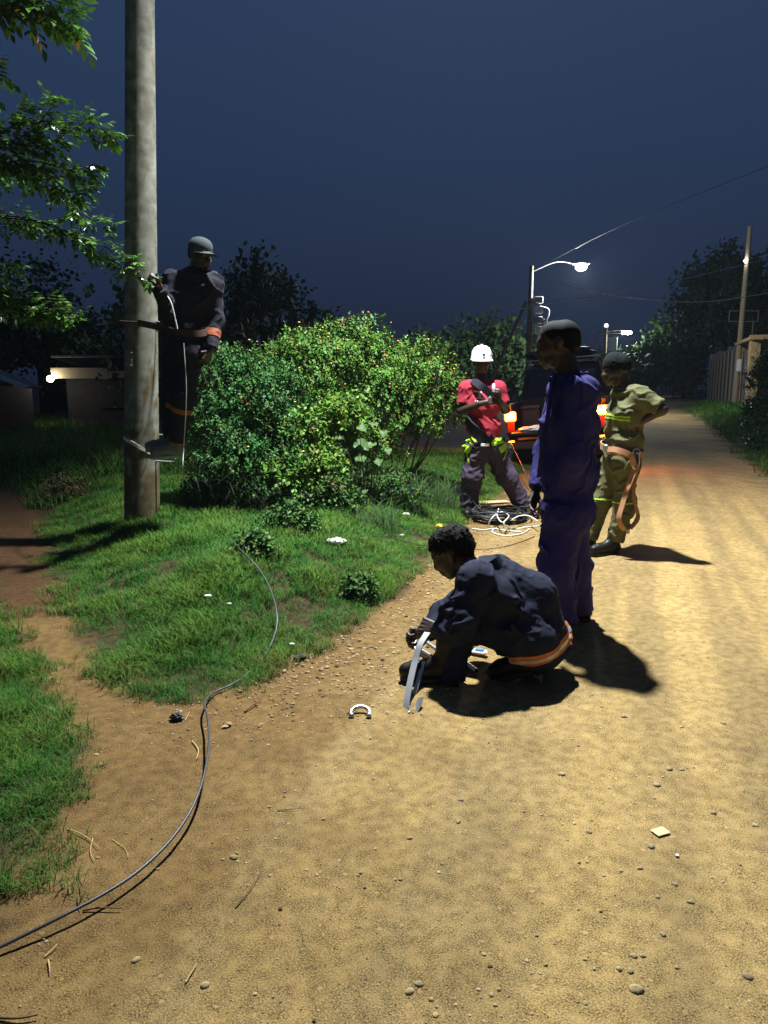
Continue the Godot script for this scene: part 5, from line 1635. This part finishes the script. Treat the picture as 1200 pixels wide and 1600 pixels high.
	for a in [[948, 702, -0.1], [965, 703, -0.2], [985, 712, -0.25], [990, 728, -0.24]]: pt3.append(J(a[0], a[1], d + a[2]) - ly.position)
	part(ly, "webbing", ribbon(pt3, [Vector3(0.2, 1, 0.1), Vector3(0.8, 0.5, 0.2)], 0.045, 0.006), M.webbing)
	part(ly, "stitched_end", block(Vector3(0.03, 0.05, 0.02), 0.005), M.dull_steel, J(981, 829, d - 0.22) - ly.position)
	boots(root, on(j.ana.x - 0.015, d - 0.03, 0.005), Vector3(-0.95, 0, 0.3), M.boot_leather, M.boot_sole)
	boots(root, on(j.anb.x, d + 0.13, 0.005), Vector3(-0.95, 0, 0.1), M.boot_leather, M.boot_sole)

func make_lineman() -> void:
	var d := 6.28
	var j := {"head": J(313, 402, d), "neck": J(304, 428, d), "sha": J(272, 441, d + 0.03), "shb": J(330, 446, d - 0.03), "chest": J(300, 470, d), "waist": J(295, 515, d), "hip": J(288, 543, d),
		"hpa": J(279, 550, d + 0.06), "hpb": J(297, 552, d - 0.06), "ela": J(262, 488, d - 0.12), "wra": J(250, 450, d - 0.28), "elb": J(337, 500, d - 0.02), "wrb": J(330, 546, d - 0.14),
		"kna": J(266, 618, d - 0.02), "ana": J(268, 682, d + 0.12), "knb": J(287, 626, d - 0.1), "anb": J(276, 692, d - 0.02)}
	var root := thing("person", "person in dark overalls and cap, belted to the concrete pole above the grass", "person", on(j.hip.x, d))
	make_body(root, j, Vector3(0.75, -0.35, 0.6), Vector3(0.2, 1, 0.1), [["grip", 1], ["grip", -1, Vector3(-0.45, -0.8, 0.2)]], [Vector3(-0.5, 0, 0.4), Vector3(-0.7, 0.2, -0.3)])
	var p := coverall(j, 0.028, [0.108, 0.088, 0.074], [0.08, 0.07, 0.054])
	var c := garment(root, "overalls", p, M.dark_cloth, 0.012, 0.04, [0.016, Vector3(4, 6, 4), Vector3(8, 4, 1)])
	var e: Vector3 = (j.wrb - j.elb).normalized()
	var q := rel(root, J(334, 523, d - 0.08))
	mat("dimmed_orange", lin(0.34, 0.085, 0.025), 0.7)  # band orange with the dimmer light on this man put into the colour
	put_patch(c, "cuff_band", M.dimmed_orange, slab(e, q, 0.03), q, 0.11, 0.004)
	var kk: Vector3 = (j.anb - j.knb).normalized()
	var q2 := rel(root, J(286, 640, d - 0.09))
	put_patch(c, "knee_band", M.dimmed_orange, slab(kk, q2, 0.022), q2, 0.14, 0.004)
	put_patch(c, "ankle_band", M.dimmed_orange, slab(kk, rel(root, j.anb), 0.022), rel(root, j.anb), 0.12, 0.004)
	# cap
	var up := Vector3(0.2, 1, 0.1)
	var hb := facing(up, Vector3(0.75, -0.35, 0.6))
	part(root, "hair", stubble, M.hair, rel(root, j.head), hb)
	var cap := part(root, "cap", lathe([Vector2(0.092, 0.0), Vector2(0.096, 0.03), Vector2(0.09, 0.065), Vector2(0.066, 0.096), Vector2(0.03, 0.11), Vector2(0.0, 0.113)], 28, Vector3(0.95, 1, 1.1)), M.cap_cloth, rel(root, j.head) + hb * Vector3(0, 0.042, -0.012), hb)
	var br := []
	for k in 9:
		var a := lerpf(-1.15, 1.15, k / 8.0)
		br.append(Vector3(sin(a) * 0.088, 0.008 - 0.02 * absf(sin(a)), cos(a) * 0.125))
	part(cap, "brim", ribbon(br, [Vector3(-0.7, 0, 0.7), Vector3(0, -0.2, 1), Vector3(0.7, 0, 0.7)], 0.085, 0.006), M.cap_cloth)
	boots(root, j.ana + Vector3(0, -0.115, 0.0), Vector3(-0.75, -0.1, 0.45), mat("grey_boot", lin(0.16, 0.15, 0.14), 0.7), M.pale_sole)
	boots(root, j.anb + Vector3(0, -0.115, 0.0), Vector3(-0.8, -0.12, 0.6), M.grey_boot, M.pale_sole)
	# climbing belt round man and pole, tail of wire and a hanging line
	var pole_at := at(220, 516, 6.4)
	var belt := thing("climbing_belt", "broad dark orange climbing belt tying the man to the concrete pole", "belt", J(262, 516, d))
	var ring := []
	for a in [[330, 516, -0.04], [312, 521, -0.22], [275, 519, -0.24], [250, 512, -0.13], [215, 504, -0.12], [188, 502, 0.15], [205, 503, 0.36], [255, 508, 0.33], [300, 512, 0.24]]: ring.append(J(a[0], a[1], d + a[2]) - belt.position)
	part(belt, "webbing", ribbon(ring.slice(0, 5), [Vector3.UP], 0.05, 0.008), mat("belt_brown", lin(0.06, 0.028, 0.014), 0.8))
	part(belt, "webbing", ribbon(ring.slice(6), [Vector3.UP], 0.05, 0.008), M.belt_brown)
	part(belt, "rope", tube(ring.slice(4, 7), 0.009, -1, 6, 0.04), M.belt_brown)
	single("drop_wire", "thin grey wire bending down across the overalls of the man at the pole", "wire", tube([Vector3.ZERO, J(266, 470, d - 0.26) - J(252, 452, d - 0.24), J(275, 505, d - 0.24) - J(252, 452, d - 0.24), J(278, 520, d - 0.23) - J(252, 452, d - 0.24)], 0.006, -1, 6), M.white_cable, J(252, 452, d - 0.24))
	var ha := J(287, 536, d - 0.24)
	single("hand_line", "thin pale line hanging from the belt down to the grass by the pole", "rope", tube([Vector3.ZERO, J(291, 600, d - 0.26) - ha, J(290, 650, d - 0.25) - ha, J(287, 700, d - 0.22) - ha, J(285, 745, d - 0.18) - ha, seen(286, 775) - ha], 0.0035, -1, 6), M.pale_wire, ha)

# ---------------------------------------------------------------- cables, straps, tools
func cable(called: String, label: String, pts: Array, r: float, m: Material, group := "", category := "cable") -> MeshInstance3D:
	var o: Vector3 = pts[0]
	var q := []
	for p in pts: q.append(p - o)
	return single(called, label, category, tube(q, r, -1, 8, 0.03), m, o, group)

func make_gear() -> void:
	var r := RandomNumberGenerator.new()
	r.seed = 41
	# the long cable that loops over the foreground
	var main := []
	for a in [[-40, 1498, .012], [20, 1470, .02], [90, 1435, .03], [160, 1398, .035], [215, 1362, .035], [262, 1318, .04], [295, 1272, .05], [315, 1225, .065], [326, 1170, .075], [325, 1125, .07], [320, 1098, .05], [335, 1082, .015], [375, 1062, .015], [415, 1022, .025], [431, 985, .07], [432, 955, .10], [422, 920, .12], [405, 890, .12], [385, 868, .11], [365, 850, .07], [350, 838, .02]]:
		main.append(seen(a[0], a[1], a[2]))
	cable("cable", "long grey-black cable curving over the dirt in the left foreground into the grass", main, 0.0048, M.grey_cable)
	# the coil at the feet of the man in red
	var c := seen(779, 812)
	var coil := thing("cable_coil", "flat heap of coiled black cable at the feet of the man in red", "coil", c)
	for k in 17:
		var ring := []
		var rx := r.randf_range(0.20, 0.31); var rz := rx * r.randf_range(0.75, 1.0); var ox := r.randfn() * 0.025; var oz := r.randfn() * 0.03
		var y := 0.012 + 0.0065 * k
		var ph := r.randf() * TAU
		for a in 21:
			var t := a * TAU / 20.0 + ph
			ring.append(Vector3(ox + cos(t) * rx, y + 0.012 * sin(t * 3.0 + k) + 0.005 * r.randfn(), oz + sin(t) * rz))
		part(coil, "turn", tube(ring, 0.0085 if k % 4 else 0.006, -1, 7, 0.03), M.black_rubber if k % 5 else M.grey_cable)
	var white := [[[762, 822], [770, 808], [783, 800], [795, 806], [787, 818], [803, 826], [820, 824], [842, 822]], [[738, 826], [756, 828], [772, 826], [790, 829], [815, 831]], [[772, 826], [770, 832], [790, 837], [815, 834], [828, 826]], [[779, 795], [777, 806], [784, 816], [792, 812]], [[800, 812], [812, 806], [826, 806], [840, 814]]]
	var names := ["white cable end looping over the right of the black coil", "white cable lying along the front of the black coil", "white cable kinked on the dirt before the black coil", "short white cable curl in the middle of the black coil", "white cable arching off the right side of the black coil"]
	for k in white.size():
		var pts := []
		for a in white[k]: pts.append(seen(a[0], a[1], 0.11 if k in [0, 3, 4] and a[1] < 822 else 0.008))
		cable("white_cable", names[k], pts, 0.0065, M.white_cable, "white cables at the coil")
	cable("thin_wire", "thin dark wire running from the black coil over the dirt to the grass", [seen(835, 838, .006), seen(810, 848, .006), seen(770, 857, .01), seen(720, 858, .02), seen(660, 852, .05), seen(600, 838, .10), seen(560, 838, .12)], 0.0035, M.grey_cable)
	cable("drop_cable", "thin dark cable rising from the coil to the pickup", [seen(834, 770, .02), at(822, 742, 10.2), at(808, 712, 11.6), at(797, 690, 12.7)], 0.006, M.grey_cable)
	cable("pulled_wire", "thin dark wire from the trouser leg of the man in red to the coil", [at(738, 782, 7.9), at(752, 797, 7.85), seen(770, 806, 0.1), seen(783, 812, 0.1)], 0.005, M.grey_cable)
	# the bright steel strap held by the croucher, bent into a hook
	var hp := at(662, 992, 3.52)
	var strap := thing("steel_strap", "bright bent steel strap held upright in the hand of the crouching person", "strap", hp)
	var pts := []
	for a in [[668, 988, 3.50], [656, 1008, 3.44], [648, 1035, 3.37], [640, 1070, 3.26], [635, 1100, 3.16], [637, 1114, 3.11], [644, 1117, 3.10], [652, 1106, 3.12], [657, 1090, 3.17]]: pts.append(at(a[0], a[1], a[2]) - hp)
	part(strap, "band", ribbon(pts, [Vector3(0.8, 0.1, 0.6), Vector3(0.75, 0.2, 0.6), Vector3(0.5, 0.2, 0.9)], 0.034, 0.0025, 0.01), M.steel)
	var s2 := at(655, 1050, 3.38)
	var strap2 := thing("steel_strap", "shorter steel strap standing beside the held one", "strap", s2)
	var p2 := []
	for a in [[662, 1033, 3.42], [656, 1055, 3.38], [650, 1075, 3.32], [643, 1096, 3.26]]: p2.append(at(a[0], a[1], a[2]) - s2)
	part(strap2, "band", ribbon(p2, [Vector3(0.8, 0.2, 0.6)], 0.022, 0.0025, 0.01), M.steel)
	# clamps and bars lying under his arms
	var b0 := seen(672, 1018)
	var clamp_ := thing("pole_clamp", "dull steel clamp bars crossing on the dirt before the crouching person", "clamp", b0)
	for a in [[652, 1012, 682, 1030, .03], [656, 1020, 684, 1036, .012], [664, 1002, 690, 1020, .05]]:
		part(clamp_, "bar", tube([seen(a[0], a[1], a[4]) - b0, seen(a[2], a[3], a[4]) - b0], 0.010, -1, 8), M.dull_steel)
	part(clamp_, "eye_ring", tube([seen(652, 998, .06) - b0, seen(648, 1008, .05) - b0, seen(651, 1018, .03) - b0, seen(658, 1014, .04) - b0, seen(655, 1002, .06) - b0], 0.007, -1, 8, 0.01), M.dull_steel)
	var t0 := seen(722, 1032, 0.014)
	var pipe := thing("steel_pipe", "short steel pipe on the dirt under the crouching person", "pipe", t0)
	part(pipe, "pipe", tube([Vector3.ZERO, seen(744, 1048, 0.014) - t0], 0.0125, -1, 12), M.steel)
	part(pipe, "bore_disc", tube([seen(744, 1048, 0.014) - t0, seen(744.6, 1048.5, 0.014) - t0], 0.009, -1, 10), M.black_rubber)  # black disc on the solid end, standing in for the shaded hollow
	single("flat_bar", "pale flat bar leaning behind the shin of the crouching person", "bar", ribbon([Vector3.ZERO, seen(745, 997, 0.03) - seen(720, 1012, 0.02)], [Vector3(0.3, 0.5, 0.7)], 0.022, 0.006, 0.1), M.white_tape, seen(720, 1012, 0.02))
	single("orange_tag", "small orange rag beside the pale flat bar", "rag", lump(Vector3(0.03, 0.012, 0.02), 21, 0.5), M.orange_band, seen(728, 1016, 0.01))
	var k0 := seen(746, 1024)
	var cl := thing("cable_clamp", "blue and white clamp with a black jaw under the crouching person", "clamp", k0)
	part(cl, "body", block(Vector3(0.085, 0.022, 0.045), 0.01), M.white_tape, Vector3(0.01, 0.02, 0), Basis(Vector3.UP, -0.4))
	part(cl, "insert", block(Vector3(0.05, 0.012, 0.026), 0.005), mat("blue_plastic", lin(0.08, 0.25, 0.62), 0.4), Vector3(0.012, 0.031, 0.002), Basis(Vector3.UP, -0.4))
	part(cl, "jaw", block(Vector3(0.06, 0.05, 0.04), 0.012), M.black_rubber, Vector3(-0.045, 0.03, -0.03), Basis(Vector3.UP, -0.4))
	var n0 := seen(674, 1054)
	var nut := thing("bolt", "small shiny bolt and nut on the dirt near the boot", "bolt", n0)
	part(nut, "shank", tube([Vector3(-0.015, 0.008, 0), Vector3(0.02, 0.008, 0.006)], 0.005, -1, 8), M.steel)
	part(nut, "nut", block(Vector3(0.012, 0.016, 0.016), 0.003), M.steel, Vector3(-0.012, 0.009, 0))
	# the shackle lying alone
	var h0 := seen(563, 1118)
	var sh := thing("steel_shackle", "shiny C-shaped steel shackle lying alone on the dirt", "shackle", h0)
	var hoop := []
	for k in 15:
		var a := lerpf(-0.35, PI + 0.35, k / 14.0)
		hoop.append(Vector3(cos(a) * 0.040, 0.012 + 0.012 * sin(a), -sin(a) * 0.038))
	part(sh, "bow", tube(hoop, 0.0088, -1, 10, 0.01), M.steel)
	for s in [0, 14]:
		part(sh, "eye", tube([hoop[s] + Vector3(0, 0, 0), hoop[s] + Vector3(0.0, 0, 0.014)], 0.012, -1, 10), M.steel)

# ---------------------------------------------------------------- litter, sticks, dry leaves
func make_litter() -> void:
	var r := RandomNumberGenerator.new()
	r.seed = 99
	var paper := mat("paper", lin(0.66, 0.65, 0.6), 0.8)
	var card := mat("cardboard", lin(0.46, 0.33, 0.18), 0.9)
	for a in [[526, 846, 0.075, "crumpled white paper in the grass before the hedge"], [634, 803, 0.035, "small white paper scrap in the grass right of the hedge"], [658, 797, 0.02, "tiny white scrap at the back of the verge"], [628, 836, 0.022, "pale scrap in the grass near the croucher's head"], [325, 931, 0.022, "small pale scrap lying on the open grass"], [358, 943, 0.014, "tiny pale scrap beside the small one on the grass"], [456, 1006, 0.014, "tiny pale scrap near the grass edge"]]:
		single("paper_scrap", a[3], "litter", lump(Vector3(a[2], a[2] * 0.35, a[2] * 0.7), int(a[0]), 0.5), paper, seen(a[0], a[1], 0.045), "scraps of litter")
	single("yellow_scrap", "bright yellow scrap in the grass behind the croucher's head", "litter", lump(Vector3(0.035, 0.02, 0.03), 7, 0.5), mat("yellow_plastic", lin(0.7, 0.45, 0.03), 0.5), seen(686, 822, 0.05), "scraps of litter")
	single("cardboard_scrap", "flat torn cardboard on the ground between the feet of the man in red", "litter", block(Vector3(0.36, 0.008, 0.16), 0.002), card, seen(772, 784, 0.02), "", Basis(Vector3.UP, 0.3))
	single("pale_sheet", "pale folded sheet on the dirt behind the crouching person's back", "litter", lump(Vector3(0.09, 0.02, 0.05), 5, 0.4), card, seen(838, 900, 0.012))
	single("cream_scrap", "flat cream scrap with a dark end lying on the road", "litter", block(Vector3(0.05, 0.003, 0.038), 0.001), mat("cream", lin(0.66, 0.5, 0.25), 0.8), seen(1032, 1299, 0.006), "", Basis(Vector3.UP, 0.4))
	single("bottle_cap", "tiny white square scrap on the road", "litter", block(Vector3(0.011, 0.003, 0.011), 0.001), paper, seen(1058, 1336, 0.005))
	single("black_lump", "small black rubber lump on the footpath end", "litter", lump(Vector3(0.028, 0.018, 0.02), 3, 0.6), M.black_rubber, seen(276, 1121, 0.012))
	single("dark_clod", "dark clod of earth at the edge of the grass", "clod", lump(Vector3(0.032, 0.022, 0.028), 14, 0.6), M.bark, seen(469, 1028, 0.015))
	var stick := mat("stick_wood", lin(0.14, 0.085, 0.04), 0.9)
	var straw := mat("straw", lin(0.52, 0.36, 0.14), 0.8)
	var sticks := [[115, 1132, 158, 1146, 0.004, 0, "dark twig at the right edge of the left grass"], [382, 1112, 409, 1092, 0.007, 0, "short thick dark stick near the grass corner"], [434, 1266, 473, 1263, 0.003, 0, "thin brown twig lying level on the dirt"], [368, 1418, 408, 1362, 0.003, 0, "thin bent twig in the middle foreground"], [130, 1422, 190, 1419, 0.005, 0, "dark twig beside the long cable"], [300, 1158, 307, 1186, 0.005, 1, "pale straw stub by the bend of the cable"], [70, 1495, 90, 1475, 0.004, 1, "yellow straw in the lower left corner"], [75, 1500, 78, 1520, 0.004, 1, "short yellow straw hanging below the other in the lower left"], [290, 1535, 308, 1505, 0.004, 1, "curved yellow straw near the bottom edge"], [105, 1295, 155, 1325, 0.0035, 1, "dry straw across the edge of the left grass"], [145, 1310, 148, 1345, 0.003, 1, "upright dry straw next to the left grass"], [105, 1345, 138, 1325, 0.0035, 0, "brown twig pointing out of the left grass"], [0, 1590, 60, 1585, 0.006, 0, "dark stick in the bottom left corner"], [122, 1400, 126, 1420, 0.004, 0, "short twig stub under the cable"], [175, 1312, 200, 1340, 0.002, 1, "fine straw between the grass and the cable"], [290, 1125, 296, 1112, 0.003, 1, "small straw curl next to the black lump"]]
	for s in sticks:
		var a := seen(s[0], s[1], s[4]); var b := seen(s[2], s[3], s[4] + 0.004)
		var mid := a.lerp(b, 0.5) + Vector3(r.randfn(), 0.4, r.randfn()) * a.distance_to(b) * 0.05
		single("twig" if s[5] == 0 else "straw", s[6], "twig" if s[5] == 0 else "straw", tube([Vector3.ZERO, mid - a, b - a], s[4] * 0.62, s[4] * 0.3, 6, 0.02), stick if s[5] == 0 else straw, a, "twigs and straws on the dirt")
	var dry := leaf_mesh(0.3, 0.5, 0.2)
	var dm := mat("dry_leaf", lin(0.30, 0.19, 0.09), 0.8)
	for s in [[205, 1070, .06, "dry leaf at the end of the footpath by the grass"], [362, 1132, .055, "flat dry leaf on the dirt below the grass corner"], [345, 1136, .05, "dry leaf left of the flat one below the grass corner"], [80, 1060, .03, "green-yellow leaf on the left grass edge"], [105, 1140, .04, "dry curled leaf at the left grass edge"], [905, 880, .05, "dry leaf on the road by the black boot"], [580, 1150, .02, "tiny dry leaf below the shackle"]]:
		single("dry_leaf", s[3], "leaf", dry, dm, seen(s[0], s[1], 0.008), "dry leaves on the ground", facing(Vector3(cos(s[0]), 0.05, sin(s[0])), Vector3.UP) * Basis.from_scale(Vector3.ONE * s[2]))
